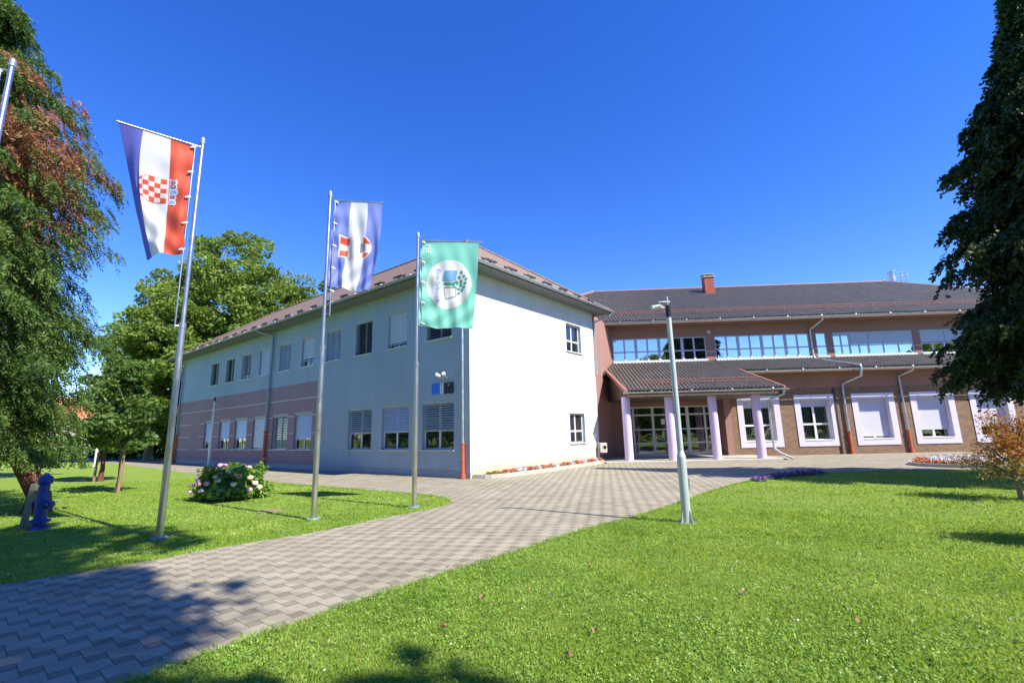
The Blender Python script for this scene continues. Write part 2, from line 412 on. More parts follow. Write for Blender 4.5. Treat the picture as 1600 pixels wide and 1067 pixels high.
def pip(px, py, poly):
    inside = np.zeros(len(px), bool); n = len(poly); j = n - 1
    for i in range(n):
        xi, yi = poly[i]; xj, yj = poly[j]
        if yi != yj:
            c = ((yi > py) != (yj > py)) & (px < (xj - xi) * (py - yi) / (yj - yi) + xi); inside ^= c
        j = i
    return inside
sheet('paved_path', PAVE, .004, mt['paver'])

# ------------------------------------------------------------------ facade with openings
def facade(mb, F, s0, s1, z0, z1, openings, depth, zone=lambda s, z: 0, cuts_s=(), cuts_z=(), revealmi=0, d=0.0):
    S = sorted(set([s0, s1, *cuts_s] + [o[0] for o in openings] + [o[1] for o in openings]))
    Z = sorted(set([z0, z1, *cuts_z] + [o[2] for o in openings] + [o[3] for o in openings]))
    for i in range(len(S) - 1):
        for j in range(len(Z) - 1):
            cs, cz = (S[i] + S[i + 1]) / 2, (Z[j] + Z[j + 1]) / 2
            if any(o[0] < cs < o[1] and o[2] < cz < o[3] for o in openings): continue
            mb.quad(F.p(S[i], d, Z[j]), F.p(S[i + 1], d, Z[j]), F.p(S[i + 1], d, Z[j + 1]), F.p(S[i], d, Z[j + 1]), zone(cs, cz))
    for a, b, c, e in openings:
        mi = zone((a + b) / 2, (c + e) / 2) if revealmi is None else revealmi
        for q in (((a, c), (a, e)), ((b, e), (b, c)), ((a, e), (b, e)), ((b, c), (a, c))):
            (x0, y0), (x1, y1) = q
            mb.quad(F.p(x0, d, y0), F.p(x1, d, y1), F.p(x1, d + depth, y1), F.p(x0, d + depth, y0), mi)

def slats(mb, F, s0, s1, z0, z1, d, pitch=.095, tilt=50, wid=.096):
    n = max(1, int((z1 - z0) / pitch)); t = R(tilt)
    for i in range(n):
        z = z1 - (i + .5) * pitch; dy, dz = wid / 2 * math.cos(t), wid / 2 * math.sin(t)
        p = [F.p(s, d + sd * dy, z + sd * dz + th) for th in (-.0015, .0015) for (s, sd) in ((s0, -1), (s1, -1), (s1, 1), (s0, 1))]
        mb.hexa(p)
    mb.box(s0, s1, d - .02, d + .02, z0 - .03, z0, F=F)

# ------------------------------------------------------------------ white wing
WL, WD, EZ = 32.1, 9.8, 8.02
wing = empty('school_wing', C0, 'two-storey pale school wing with brown hipped roof, blank white end wall and mauve lower band', 'building')
U = [(.99, 2.47), (3.77, 5.13), (6.36, 7.71), (9.03, 10.38), (11.6, 12.95), (14.2, 15.55), (16.85, 18.2), (19.45, 20.8), (22.0, 23.35), (24.65, 26.0), (27.25, 28.6)]
Lw = [(.86, 2.70), (3.55, 5.43), (6.2, 8.08), (11.45, 13.3), (14.05, 15.9), (16.7, 18.45), (19.3, 21.1), (21.9, 23.6), (24.7, 26.3), (27.4, 29.0)]
ops = [(a, b, 5.47, 7.2) for a, b in U[:10]] + [(a, b, 1.03, 3.0) for a, b in Lw[:9]]
MAUVE0, MAUVE1 = 11.06, 4.58
mb = MB()
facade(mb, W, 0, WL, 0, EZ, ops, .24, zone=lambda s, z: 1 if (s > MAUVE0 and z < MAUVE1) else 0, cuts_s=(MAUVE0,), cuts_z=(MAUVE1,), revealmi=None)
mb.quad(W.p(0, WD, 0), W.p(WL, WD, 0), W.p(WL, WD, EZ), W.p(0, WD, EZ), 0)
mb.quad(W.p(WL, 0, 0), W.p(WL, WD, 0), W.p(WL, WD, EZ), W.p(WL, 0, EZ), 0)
mb.build('side_wall', [mt['shaded_wall'], mt['mauve']], wing, recalc=False)
eops = [(7.02, 8.45, 5.6, 7.05), (7.0, 8.42, 1.06, 2.5)]
mb = MB(); facade(mb, E, 0, WD, 0, EZ, eops, .22)
mb.build('end_wall', mt['white_wall'], wing, recalc=False)
# dark rooms behind panes are not needed: the wing panes are opaque dark glass
mb = MB()
for z in (3.73, 2.81, 1.89, .99):
    segs = [(MAUVE0, WL)]
    for a, b in Lw:
        if 1.03 - .05 < z < 3.0:
            ns = []
            for x, y in segs:
                if a > x and b < y: ns += [(x, a - .03), (b + .03, y)]
                else: ns.append((x, y))
            segs = ns
    for x, y in segs: mb.box(x, y, -.012, .0, z - .022, z + .022, F=W)
mb.build('wall_line', mt['line'], wing)
mb = MB(); mb.box(-.035, WL, -.035, 0, 0, .24, F=W); mb.build('plinth', mt['plinth'], wing)
mb = MB(); mb.box(0.0, WD, -.03, 0, 0, .2, F=E); mb.build('plinth', mt['white_wall'], wing)

def wing_window(F, a, b, z0, z1, down, tilt, matkey, box=.17, dd=.14, style=0):
    """frame with panes, blind housing, slatted blind and sill"""
    fr = MB(); t = .06; D0, D1 = dd, dd + .07
    fr.box(a, a + t, D0, D1, z0, z1, F=F); fr.box(b - t, b, D0, D1, z0, z1, F=F)
    fr.box(a + t, b - t, D0, D1, z0, z0 + t, F=F); fr.box(a + t, b - t, D0, D1, z1 - t, z1, F=F)
    c = (a + b) / 2; fr.box(c - .045, c + .045, D0 - .004, D1, z0 + t, z1 - t, F=F)
    tz = z0 + (z1 - z0) * (.40 if style == 1 else .36)
    if style == 1: fr.box(a + t, c - .045, D0 - .002, D1, tz - .04, tz + .04, F=F); fr.box(c + .045, b - t, D0 - .002, D1, tz - .04, tz + .04, F=F)
    w = fr.build('window', mt['frame_pale'], wing)
    pb = MB()
    for x0, x1 in ((a + t, c - .045), (c + .045, b - t)):
        pb.box(x0, x1, D0 + .03, D0 + .045, z0 + t, z1 - t, F=F)
    pb.build('pane', mt['glass_dark'], w)
    if style == 0:
        hb = MB(); hb.box(a - .002, b + .002, .015, dd - .01, z1 - box, z1 + .002, F=F); hb.build('blind_box', mt['blind_box'], w)
        sl = MB(); zb = z1 - box - (z1 - box - z0) * down + .03
        slats(sl, F, a + .03, b - .03, zb, z1 - box, dd - .055, tilt=tilt)
        if down > .1: sl.build('blind', mt[matkey], w)
    sb = MB(); sb.box(a - .06, b + .06, -.07, dd, z0 - .04, z0, F=F); sb.build('sill', mt['frame_pale'] if F is W else mt['sill'], w)
    return w
cfgU = [(1, 45, 'slat_dark'), (.9, 78, 'slat_light'), (1, 40, 'slat_dark'), (1, 62, 'slat'), (.8, 76, 'slat_light'), (1, 60, 'slat'), (1, 74, 'slat_light'), (.9, 40, 'slat'), (1, 25, 'slat_dark'), (1, 20, 'slat_dark')]
for (a, b), (dn, tl, mk) in zip(U[:10], cfgU): wing_window(W, a, b, 5.47, 7.2, dn, tl, mk)
cfgL = [(.60, 42, 'slat'), (.60, 62, 'slat'), (.60, 42, 'slat'), (.72, 70, 'slat'), (1, 34, 'slat'), (1, 76, 'slat_light'), (.68, 74, 'slat'), (.68, 72, 'slat'), (.8, 70, 'slat')]
for (a, b), (dn, tl, mk) in zip(Lw[:9], cfgL): wing_window(W, a, b, 1.03, 3.0, dn, tl, mk)
for a, b, c, d in eops: wing_window(E, a, b, c, d, 0, 0, 'slat', style=1, dd=.16)

# wing roof (hipped)
OV = .8; RZ0 = 8.16; RK = WD / 2 + OV; RZ = 12.15
e00, e10, e11, e01 = W.p(-OV, -OV, RZ0), W.p(WL + OV, -OV, RZ0), W.p(WL + OV, WD + OV, RZ0), W.p(-OV, WD + OV, RZ0)
r0, r1 = W.p(-OV + RK, WD / 2, RZ), W.p(WL + OV - RK, WD / 2, RZ)
mb = MB(); mb.quad(e00, e10, r1, r0); mb.quad(e11, e01, r0, r1); mb.add([e00, e01, r0], [(0, 1, 2)]); mb.add([e10, e11, r1], [(0, 1, 2)])
o = mb.build('roof', mt['tile'], wing)
hb = MB()
for p, q in ((e00, r0), (e01, r0), (e10, r1), (e11, r1), (r0, r1)):
    p, q = Vector(p) + Vector((0, 0, .02)), Vector(q) + Vector((0, 0, .02)); hb.tube([p, q], .07, 6)
hb.build('ridge_cap', mt['tile'], o)
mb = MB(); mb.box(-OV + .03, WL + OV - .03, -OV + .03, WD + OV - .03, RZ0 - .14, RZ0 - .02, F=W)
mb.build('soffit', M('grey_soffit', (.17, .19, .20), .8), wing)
def gutter(name, p, q, mat, parent, r=.085, brackets=True):
    p, q = Vector(p), Vector(q); L = (q - p).length; d = (q - p) / L; side = Vector((d.y, -d.x, 0)); g = MB(); n = 9
    vs = []
    for P in (p, q):
        for k in range(n): t = math.pi * k / (n - 1); vs.append(P + side * math.cos(t) * r + Vector((0, 0, -math.sin(t) * r)))
        for k in range(n): t = math.pi * (n - 1 - k) / (n - 1); vs.append(P + side * math.cos(t) * (r - .008) + Vector((0, 0, -math.sin(t) * (r - .008))))
    m2 = 2 * n; g.add(vs, [(k, (k + 1) % m2, m2 + (k + 1) % m2, m2 + k) for k in range(m2)] + [tuple(range(m2)), tuple(range(m2, 2 * m2))])
    if brackets:
        for i in range(1, int(L / 2.0) + 1):
            c = p + d * (i * 2.0 - .6)
            if (c - p).length < L: g.tube([c - d * .02, c + d * .02], r + .008, 12)
    return g.build(name, mat, parent)
gutter('gutter', W.p(-OV - .1, -OV - .08, RZ0 - .02), W.p(WL + OV, -OV - .08, RZ0 - .02), mt['zinc_dull'], wing)
gutter('gutter', E.p(-OV - .1, -OV - .08, RZ0 - .02), E.p(WD + OV, -OV - .08, RZ0 - .02), mt['zinc'], wing)
# snow guards, each a short bar on two hooks
def snow(F, s, up, length=.62):
    g = MB(); sl = (RZ - RZ0) / RK; dd = -OV + up; z = RZ0 + up * sl
    g.box(s - length / 2, s + length / 2, dd - .012, dd + .012, z + .07, z + .12, F=F)
    for x in (s - length * .3, s + length * .3):
        g.box(x - .02, x + .02, dd - .02, dd + .14, z + .0, z + .10, F=F)
    return g.build('snow_guard', mt['brown_metal'], wing)
for i in range(44): snow(W, .1 + i * .74, .42 if i % 2 else .78)
for i in range(15): snow(E, .0 + i * .7, .42 if i % 2 else .78, .7)
# downpipes
def pipe(pts, r, mat, parent, zsplit=None, low=None, zbase=None, name='downpipe', straps=True):
    g = MB(); g.tube(pts, r, 10); o = g.build(name, mat, parent, smooth=True)
    if low:
        x, y, _ = pts[-1]; h = MB(); h.tube([(x, y, .02), (x, y, zsplit)], r + .014, 12)
        h.tube([(x, y, .02), (x, y, .16)], r + .05, 12); h.tube([(x, y, .62), (x, y, .66)], r + .03, 12); h.tube([(x, y, zsplit - .06), (x, y, zsplit)], r + .03, 12)
        h.build('cast_base', low, o)
    return o
pipe([W.p(.55, -OV - .08, 8.06), W.p(.5, -OV + .1, 7.9), W.p(.27, -.11, 7.55), W.p(.27, -.11, 7.2), W.p(.27, -.11, 1.2)], .05, mt['zinc'], wing, 1.3, mt['orange'])
pipe([W.p(16.9, -OV - .08, 8.06), W.p(16.8, -OV + .1, 7.95), W.p(16.3, -.13, 7.75), W.p(16.3, -.13, 7.3), W.p(16.4, -.13, 1.9)], .075, mt['zinc_dull'], wing, 2.1, mt['orange'])
pipe([W.p(31.3, -OV - .08, 8.06), W.p(31.2, -OV + .1, 7.95), W.p(31.6, -.12, 7.7), W.p(31.6, -.12, 2.0)], .06, mt['zinc_dull'], wing, 2.1, mt['orange'])
pipe([E.p(WD + OV - .1, -OV - .08, 8.06), E.p(WD + OV - .15, -OV + .05, 7.9), E.p(WD + .02, -.1, 7.5), E.p(WD + .02, -.1, 4.6)], .05, mt['zinc'], wing)

# ------------------------------------------------------------------ main block
SR = 41.0; UD = 1.3
main = empty('school_main_building', Mf.p(14, 0, 0), 'brown brick and pink school block with dark corrugated roofs, blue-glass window rows and columned porch', 'building')
# link wall between wing and main upper wall
lk0 = C0 + B * WD + A * .14; lk1 = Vector(Mf.p(6.17, UD, 0)); lkv = (lk1 - lk0).normalized()
LK = Frame(lk0, lkv, Vector((-lkv.y, lkv.x, 0)))
mb = MB()
mb.box(0, (lk1 - lk0).length + .3, 0, .3, 0, 8.1, F=LK)
mb.build('link_wall', mt['pink'], main)
# ground floor: brick with window openings
LWs = [(12.97, 15.37), (16.22, 18.55), (19.45, 21.82), (22.7, 25.12), (25.95, 28.3), (29.2, 31.5), (32.4, 34.8)]
BZ0, BZ1 = .47, 3.38; bw = .33
ops = [(a + bw, b - bw, BZ0 + .32, BZ1 - .3) for a, b in LWs]
mb = MB()
facade(mb, Mf, 12.2, SR, 0, 5.03, ops, .34, zone=lambda s, z: 1 if z > 3.78 else 0, cuts_z=(3.78,), revealmi=2)
mb.quad(Mf.p(SR, 0, 0), Mf.p(SR, 18, 0), Mf.p(SR, 18, 8.1), Mf.p(SR, 0, 8.1), 1)
mb.quad(Mf.p(12.2, 0, 0), Mf.p(12.2, 1.0, 0), Mf.p(12.2, 1.0, 5), Mf.p(12.2, 0, 5), 1)
mb.build('brick_wall', [mt['brick'], mt['pink'], mt['surround']], main, recalc=False)
mb = MB(); mb.box(12.2, 12.55, -.06, -.003, 0, 3.5, F=Mf); mb.build('pilaster', mt['pink'], main)
# upper wall
bands = [(6.3, 12.04, 8, 0), (12.6, 18.35, 8, 0), (18.75, 19.38, 1, 0), (19.76, 24.54, 0, 1), (24.95, 27.78, 0, 2), (28.2, 33.9, 8, 0), (34.5, 40.2, 8, 0)]
UZ0, UZ1 = 5.80, 7.24
mb = MB(); facade(mb, Mf, 6.17, SR, 4.6, 8.1, [(a, b, UZ0, UZ1) for a, b, _, _ in bands], .12, d=UD)
mb.build('upper_wall', mt['pink'], main, recalc=False)
for a, b, n, kind in bands:
    fr = MB(); t = .055; D0, D1 = UD + .03, UD + .10; tz = UZ0 + .60
    fr.box(a, b, D0, D1, UZ0, UZ0 + t, F=Mf); fr.box(a, b, D0, D1, UZ1 - t, UZ1, F=Mf)
    panes = []; mull = []; blinds = []
    if n:
        w = (b - a) / n
        for i in range(n + 1):
            hw = .085 if (i % 2 == 0 and 0 < i < n) else .045
            x = a + i * w; x0, x1 = max(a, x - hw), min(b, x + hw); fr.box(x0, x1, D0 - .003, D1, UZ0 + t, UZ1 - t, F=Mf); mull.append((x0, x1))
        for (p, q) in zip(mull, mull[1:]):
            fr.box(q[0] - (q[0] - p[1]), q[0], D0, D1, tz - .04, tz + .04, F=Mf)
        panes.append((a, b))
    else:
        units = [(a, a + 1.0), (a + 1.0, a + 2.1), (a + 2.1, b)] if kind == 1 else [(a, (a + b) / 2), ((a + b) / 2, b)]
        mull.append((a, a + .04))
        for k, (x0, x1) in enumerate(units):
            fr.box(x0 - .05 if x0 > a else a, x0 + .05, D0 - .003, D1, UZ0 + t, UZ1 - t, F=Mf)
            cols = 3 if (kind == 1 and k == 2) else 2
            for c in range(1, cols): xx = x0 + (x1 - x0) * c / cols; fr.box(xx - .035, xx + .035, D0 - .001, D1, UZ0 + t, UZ1 - t, F=Mf)
            fr.box(x0 + .05, x1 - .05, D0 + .001, D1, tz - .03, tz + .03, F=Mf)
            if not (kind == 1 and k == 0): blinds.append((x0 + .06, x1 - .06))
            else: blinds.append((x0 + .06, x1 - .06, UZ1 - .22))
        fr.box(b - .05, b, D0 - .003, D1, UZ0 + t, UZ1 - t, F=Mf)
    w_ = fr.build('window', mt['frame_grey'], main)
    # one pane object per window band side: panes read as single sheets between the bars
    pb = MB(); pb.box(a + .02, b - .02, D0 + .03, D0 + .045, UZ0 + .03, UZ1 - .03, F=Mf); pb.build('pane', mt['glass_mirror'], w_)
    for bl in blinds:
        z0b = bl[2] if len(bl) > 2 else UZ0 + .66
        q = MB(); q.box(bl[0], bl[1], D0 - .02, D0 - .006, z0b, UZ1 - .05, F=Mf); q.build('roller_blind', mt['blind_blue'] if 'blind_blue' in mt else mt['frame_grey'], w_)
    sb = MB(); sb.box(a - .03, b + .03, UD - .10, UD + .03, UZ0 - .11, UZ0 + .01, F=Mf)
    k = max(1, n)
    if n:
        for x0, x1 in mull[1:-1]: sb.box((x0 + x1) / 2 - .05, (x0 + x1) / 2 + .05, UD - .03, UD + .03, UZ0 + .011, UZ0 + .12, F=Mf)
    sb.build('sill', mt['sill'], w_)
# interior darkness behind clear panes
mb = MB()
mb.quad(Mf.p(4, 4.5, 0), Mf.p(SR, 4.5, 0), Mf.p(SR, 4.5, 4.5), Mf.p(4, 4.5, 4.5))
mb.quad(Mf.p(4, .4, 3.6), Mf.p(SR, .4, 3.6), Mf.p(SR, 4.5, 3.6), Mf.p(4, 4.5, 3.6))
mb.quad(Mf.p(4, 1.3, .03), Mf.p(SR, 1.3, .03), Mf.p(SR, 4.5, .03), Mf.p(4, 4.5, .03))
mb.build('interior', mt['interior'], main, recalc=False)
# lower windows with flat pale surrounds
for k, (a, b) in enumerate(LWs):
    s = MB(); P = -.035
    s.box(a, b, P, -.002, BZ0, BZ0 + .32, F=Mf); s.box(a, b, P, -.002, BZ1 - .3, BZ1, F=Mf)
    s.box(a, a + bw, P, -.002, BZ0 + .32, BZ1 - .3, F=Mf); s.box(b - bw, b, P, -.002, BZ0 + .32, BZ1 - .3, F=Mf)
    so = s.build('window', mt['surround'], main)
    a2, b2, z0, z1 = a + bw, b - bw, BZ0 + .32, BZ1 - .3
    fr = MB(); t = .07; D0, D1 = .27, .34
    fr.box(a2, a2 + t, D0, D1, z0, z1, F=Mf); fr.box(b2 - t, b2, D0, D1, z0, z1, F=Mf); fr.box(a2 + t, b2 - t, D0, D1, z0, z0 + t, F=Mf); fr.box(a2 + t, b2 - t, D0, D1, z1 - t, z1, F=Mf)
    c = (a2 + b2) / 2; fr.box(c - .055, c + .055, D0 - .003, D1, z0 + t, z1 - t, F=Mf); tz = z0 + (z1 - z0) * .40
    fr.box(a2 + t, c - .055, D0 - .001, D1, tz - .05, tz + .05, F=Mf); fr.box(c + .055, b2 - t, D0 - .001, D1, tz - .05, tz + .05, F=Mf)
    fr.build('frame', mt['white'], so)
    p = MB(); p.box(a2 + .03, b2 - .03, D0 + .03, D0 + .04, z0 + .03, z1 - .03, F=Mf); p.build('pane', mt['glass_clear'], so)
    sl = MB(); sl.box(a2 - .0, b2 + .0, .0, D0 - .002, z0 + .001, z0 + .05, F=Mf); sl.box(a2 + .05, b2 - .05, -.06, -.001, z0 + .001, z0 + .05, F=Mf); sl.build('sill', mt['white'], so)
    down = [.17, .17, .93, .80, .75, .5, .5][k]
    sh = MB(); zt = z1 - (z1 - z0) * down; n = int((z1 - zt) / .055) + 1
    for i in range(n):
        za = zt + (z1 - zt) * i / n; zb = zt + (z1 - zt) * (i + 1) / n
        sh.hexa([Mf.p(a2 + .01, D0 - .03, za), Mf.p(b2 - .01, D0 - .03, za), Mf.p(b2 - .01, D0 - .006, za), Mf.p(a2 + .01, D0 - .006, za), Mf.p(a2 + .01, D0 - .018, zb), Mf.p(b2 - .01, D0 - .018, zb), Mf.p(b2 - .01, D0 - .006, zb), Mf.p(a2 + .01, D0 - .006, zb)])
    sh.build('roller_shutter', mt['shutter'], so)
    if k < 2 or k > 4:
        cu = MB()
        for i in range(17):
            x = a2 + .1 + i * (b2 - a2 - .2) / 16
            if k == 1 and 7 <= i <= 9: continue
            cu.quad(Mf.p(x, .42, z0), Mf.p(x + .045, .46, z0), Mf.p(x + .045, .46, zt), Mf.p(x, .42, zt))
        cu.build('curtain', mt['curtain'], so)
# door screen
DZ = .06; DD = 1.0
mb = MB(); mb.box(4.2, 12.2, DD, DD + .25, 2.98, 5.2, F=Mf); mb.box(5.2, 6.55, DD, DD + .25, DZ, 2.979, F=Mf); mb.build('entrance_wall', mt['pink'], main)
fr = MB(); xs = [6.62, 7.2, 8.36, 9.55, 10.42, 11.44, 12.18]; hw = [.05, .06, .07, .07, .09, .05, .02]
for x, h in zip(xs, hw): fr.box(max(6.55, x - h), x + h, DD + .04, DD + .12, DZ, 2.98, F=Mf)
for (x0, h0), (x1, h1) in zip(zip(xs, hw), zip(xs[1:], hw[1:])):
    for z, h in ((2.94, .04), (2.48, .05), (1.62, .04), (.82, .04), (.13, .07)): fr.box(x0 + h0, x1 - h1, DD + .045, DD + .115, z - h, z + h, F=Mf)
door = fr.build('entrance_door', mt['frame_pale'], main)
p = MB(); p.box(6.6, 12.15, DD + .07, DD + .08, .1, 2.93, F=Mf); p.build('pane', mt['glass_clear'], door)
h = MB()
for x in (8.47, 9.43, 10.56): h.tube([Mf.p(x, DD + .0, 1.0), Mf.p(x, DD - .03, 1.05), Mf.p(x, DD - .03, 1.35), Mf.p(x, DD + .0, 1.4)], .014, 8)
h.build('handle', mt['steel'], door)
n = MB(); n.box(8.84, 9.06, DD + .055, DD + .062, 1.9, 2.24, F=Mf); n.build('notice', mt['paper'], door)
# porch slab
mb = MB(); mb.box(4.75, 13.6, -3.75, 1.2, .0, .075, F=Mf); o = mb.build('porch_step', mt['concrete'], main, bevel=.01)
for k in range(4):
    x = 5.98 + k * 2.2; g = MB(); p = Mf.p(x, -3.25, .075)
    g.tube([(p[0], p[1], .075), (p[0], p[1], 3.3)], .215, 28); g.build('column', mt['lilac'], main, smooth=True)
# corrugated roofs
def corr(name, F, s0, s1, d0, z0, slope, top, parent, pitch=.2, amp=.08, bot=None):
    """top(s)->d of the upper end, bot(s)->d of lower end"""
    V = []; fs = []; n = int((s1 - s0) / pitch * 8); cs = math.sqrt(1 + slope * slope)
    for i in range(n + 1):
        s = s0 + (s1 - s0) * i / n; w = math.cos(2 * math.pi * s / pitch); w = math.copysign(abs(w) ** .75, w) * amp
        db = bot(s) if bot else d0; dt = max(db + .001, top(s))
        for d in (db, dt): V.append(F.p(s, d - w * slope / cs, z0 + (d - d0) * slope + w / cs))
    g = MB(); g.add(V, [(2 * i, 2 * i + 2, 2 * i + 3, 2 * i + 1) for i in range(n)])
    return g.build(name, mt['corr'], parent, recalc=False, smooth=False)
GSL = .415; GZ = 4.80; GD = -.85
CZ, CD = 3.555, -3.85
cl_l = lambda d: 5.97 + (d - CD) / (GD - CD) * (-.35)
def canopy_right(d): return 13.78 + (d - CD) / (GD - CD) * (-.85)
# porch roof: clipped on both slanted verges
def can_top(s): return GD + .02 if s < 12.95 else CD + (13.78 - s) / .85 * (GD - CD)
def can_bot(s): return CD if s > 5.97 else CD + (5.97 - s) / .35 * (GD - CD)
pr = corr('porch_roof', Mf, 5.62, 13.78, CD, CZ, GSL, can_top, main, bot=can_bot)
lr = corr('lower_roof', Mf, 5.3, SR, GD, GZ, GSL, lambda s: UD + .0, main)
RS = (12.6 - 8.15) / (8.9 - .35)
mr = corr('main_roof', Mf, -2.2, 37.6, .35, 8.15, RS, lambda s: min(8.9, .35 + (s + 2.2), .35 + (37.6 - s)), main)
mb = MB(); mb.add([Mf.p(37.6, .35, 8.15), Mf.p(37.6, 17.4, 8.15), Mf.p(29.05, 8.9, 12.6)], [(0, 1, 2)]); mb.add([Mf.p(-2.2, .35, 8.15), Mf.p(-2.2, 17.4, 8.15), Mf.p(6.35, 8.9, 12.6)], [(0, 1, 2)])
mb.quad(Mf.p(-2.2, 17.4, 8.15), Mf.p(37.6, 17.4, 8.15), Mf.p(29.05, 8.9, 12.6), Mf.p(6.35, 8.9, 12.6)); mb.build('roof_hip', mt['corr'], main)
rc = MB()
rc.tube([Mf.p(6.35, 8.9, 12.63), Mf.p(29.05, 8.9, 12.63)], .09, 8); rc.tube([Mf.p(29.05, 8.9, 12.63), Mf.p(37.6, .35, 8.2)], .09, 8); rc.tube([Mf.p(6.35, 8.9, 12.63), Mf.p(-2.2, .35, 8.2)], .12, 8)
rc.build('ridge_cap', mt['ridge'], mr)
# porch verge boards and soffit
v = MB()
def beam(g, p, q, w, h):
    p, q = Vector(p), Vector(q); d = (q - p); s = Vector((d.y, -d.x, 0)).normalized() * w / 2; u = Vector((0, 0, h))
    g.hexa([p - s, p + s, q + s, q - s, p - s + u, p + s + u, q + s + u, q - s + u])
beam(v, Mf.p(5.93, CD - .03, CZ - .13), Mf.p(5.46, UD - .5, CZ + (UD - .5 - CD) * GSL - .13), .16, .2)
v.build('verge_board', mt['ridge'], pr); v = MB()
beam(v, Mf.p(13.82, CD - .03, CZ - .1), Mf.p(12.93, GD - .05, CZ + (GD - .05 - CD) * GSL - .04), .13, .16)
v.build('verge_board', mt['ridge'], pr)
so = MB(); zz = lambda d, o: CZ + (d - CD) * GSL - o
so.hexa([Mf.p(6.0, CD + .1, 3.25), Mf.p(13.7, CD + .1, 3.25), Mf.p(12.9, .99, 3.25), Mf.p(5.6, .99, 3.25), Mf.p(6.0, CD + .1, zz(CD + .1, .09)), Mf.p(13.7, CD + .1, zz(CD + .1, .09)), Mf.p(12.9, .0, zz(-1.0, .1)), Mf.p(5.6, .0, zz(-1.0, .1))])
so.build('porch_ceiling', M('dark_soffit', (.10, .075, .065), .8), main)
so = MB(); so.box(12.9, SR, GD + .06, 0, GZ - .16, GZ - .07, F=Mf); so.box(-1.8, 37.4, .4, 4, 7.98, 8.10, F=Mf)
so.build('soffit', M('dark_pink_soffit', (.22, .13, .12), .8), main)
gutter('gutter', Mf.p(5.78, CD - .1, CZ - .06), Mf.p(13.98, CD - .1, CZ - .06), mt['zinc'], main, r=.075)
gutter('gutter', Mf.p(13.05, GD - .1, GZ - .06), Mf.p(SR, GD - .1, GZ - .06), mt['zinc'], main, r=.08)
gutter('gutter', Mf.p(5.25, .25, 8.09), Mf.p(37.7, .25, 8.09), mt['zinc'], main, r=.08)
# snow rails
def rail(s0, s1, d, dz0, slope, z0, d0, mat, n_posts, hs=(.1, .24), r=.017):
    g = MB(); z = z0 + (d - d0) * slope
    for h in hs: g.tube([Mf.p(s0, d, z + h), Mf.p(s1, d, z + h)], r, 6)
    for i in range(n_posts): x = s0 + (s1 - s0) * (i + .3) / n_posts; g.box(x - .02, x + .02, d - .02, d + .02, z - .03, z + max(hs) + .02, F=Mf)
    return g
rail(6.9, 13.0, CD + .95, 0, GSL, CZ, CD, None, 7).build('snow_rail', mt['rust_rail'], main)
g = rail(4.8, 36.3, 1.75, 0, RS, 8.15, .35, None, 46, hs=(.1, .24)); g.build('snow_rail', mt['rust_rail'], main)
# wall lamp between window rows
g = MB(); x = 12.3; g.box(x - .09, x + .09, UD - .06, UD, 7.42, 7.62, F=Mf); g.tube([Mf.p(x, UD - .06, 7.52), Mf.p(x, UD - .16, 7.47)], [.075, .05], 10); g.build('wall_light', mt['frame_pale'], main)
# downpipes of main block
pipe([Mf.p(18.75, .25, 8.05), Mf.p(18.72, .32, 7.85), Mf.p(18.42, UD - .08, 7.45), Mf.p(18.42, UD - .08, 5.75), Mf.p(18.5, UD - .14, 5.62),
      Mf.p(19.45, GD + .05, 4.98), Mf.p(19.6, GD - .15, 4.92), Mf.p(19.6, GD - .2, 4.75), Mf.p(19.55, GD - .15, 4.3), Mf.p(19.05, -.1, 3.95), Mf.p(19.0, -.1, 3.6), Mf.p(19.0, -.1, 1.1)], .062, mt['zinc'], main, 1.25, mt['orange'])
pipe([Mf.p(22.55, GD - .1, 4.68), Mf.p(22.5, GD + .02, 4.55), Mf.p(22.25, -.1, 4.3), Mf.p(22.25, -.1, 4.0), Mf.p(22.25, -.1, 1.1)], .055, mt['zinc'], main, 1.25, mt['orange'])
pipe([Mf.p(13.75, CD - .1, 3.44), Mf.p(13.7, CD - .02, 3.2), Mf.p(13.15, CD + .4, 2.95), Mf.p(13.12, CD + .42, 2.7), Mf.p(13.12, CD + .42, .75), Mf.p(13.15, CD + .4, .55), Mf.p(13.3, CD + .2, .35), Mf.p(13.75, CD - .1, .06)], .05, mt['zinc'], main)
g = MB(); g.box(18.47, 18.56, -.07, -.001, .02, 3.7, F=Mf); g.build('cable_duct', mt['brown_metal'], main)
# chimney and flues
ch = MB(); cx, cd = 14.85, 7.2; zr = 8.15 + (cd - .35) * RS
ch.box(cx - .36, cx + .36, cd - .3, cd + .3, zr - .4, 12.9, F=Mf); cho = ch.build('chimney', mt['chimney'], main, bevel=.01)
ch = MB(); ch.box(cx - .42, cx + .42, cd - .36, cd + .36, 12.9, 12.97, F=Mf)
for x in (-.3, .3):
    for d in (-.24, .24): ch.box(cx + x - .04, cx + x + .04, cd + d - .04, cd + d + .04, 12.97, 13.1, F=Mf)
ch.box(cx - .42, cx + .42, cd - .36, cd + .36, 13.1, 13.15, F=Mf); ch.build('chimney_cap', mt['concrete'], cho)
fl = empty('roof_flue', Mf.p(32.2, 12, 8), 'silver metal flue with small aerials behind the right end of the dark ridge', 'flue')
g = MB(); g.tube([Mf.p(32.2, 12, 9), Mf.p(32.2, 12, 14.3)], .28, 18); g.tube([Mf.p(32.2, 12, 14.3), Mf.p(32.2, 12, 14.42)], .33, 18); g.build('flue_pipe', mt['steel'], fl, smooth=True)
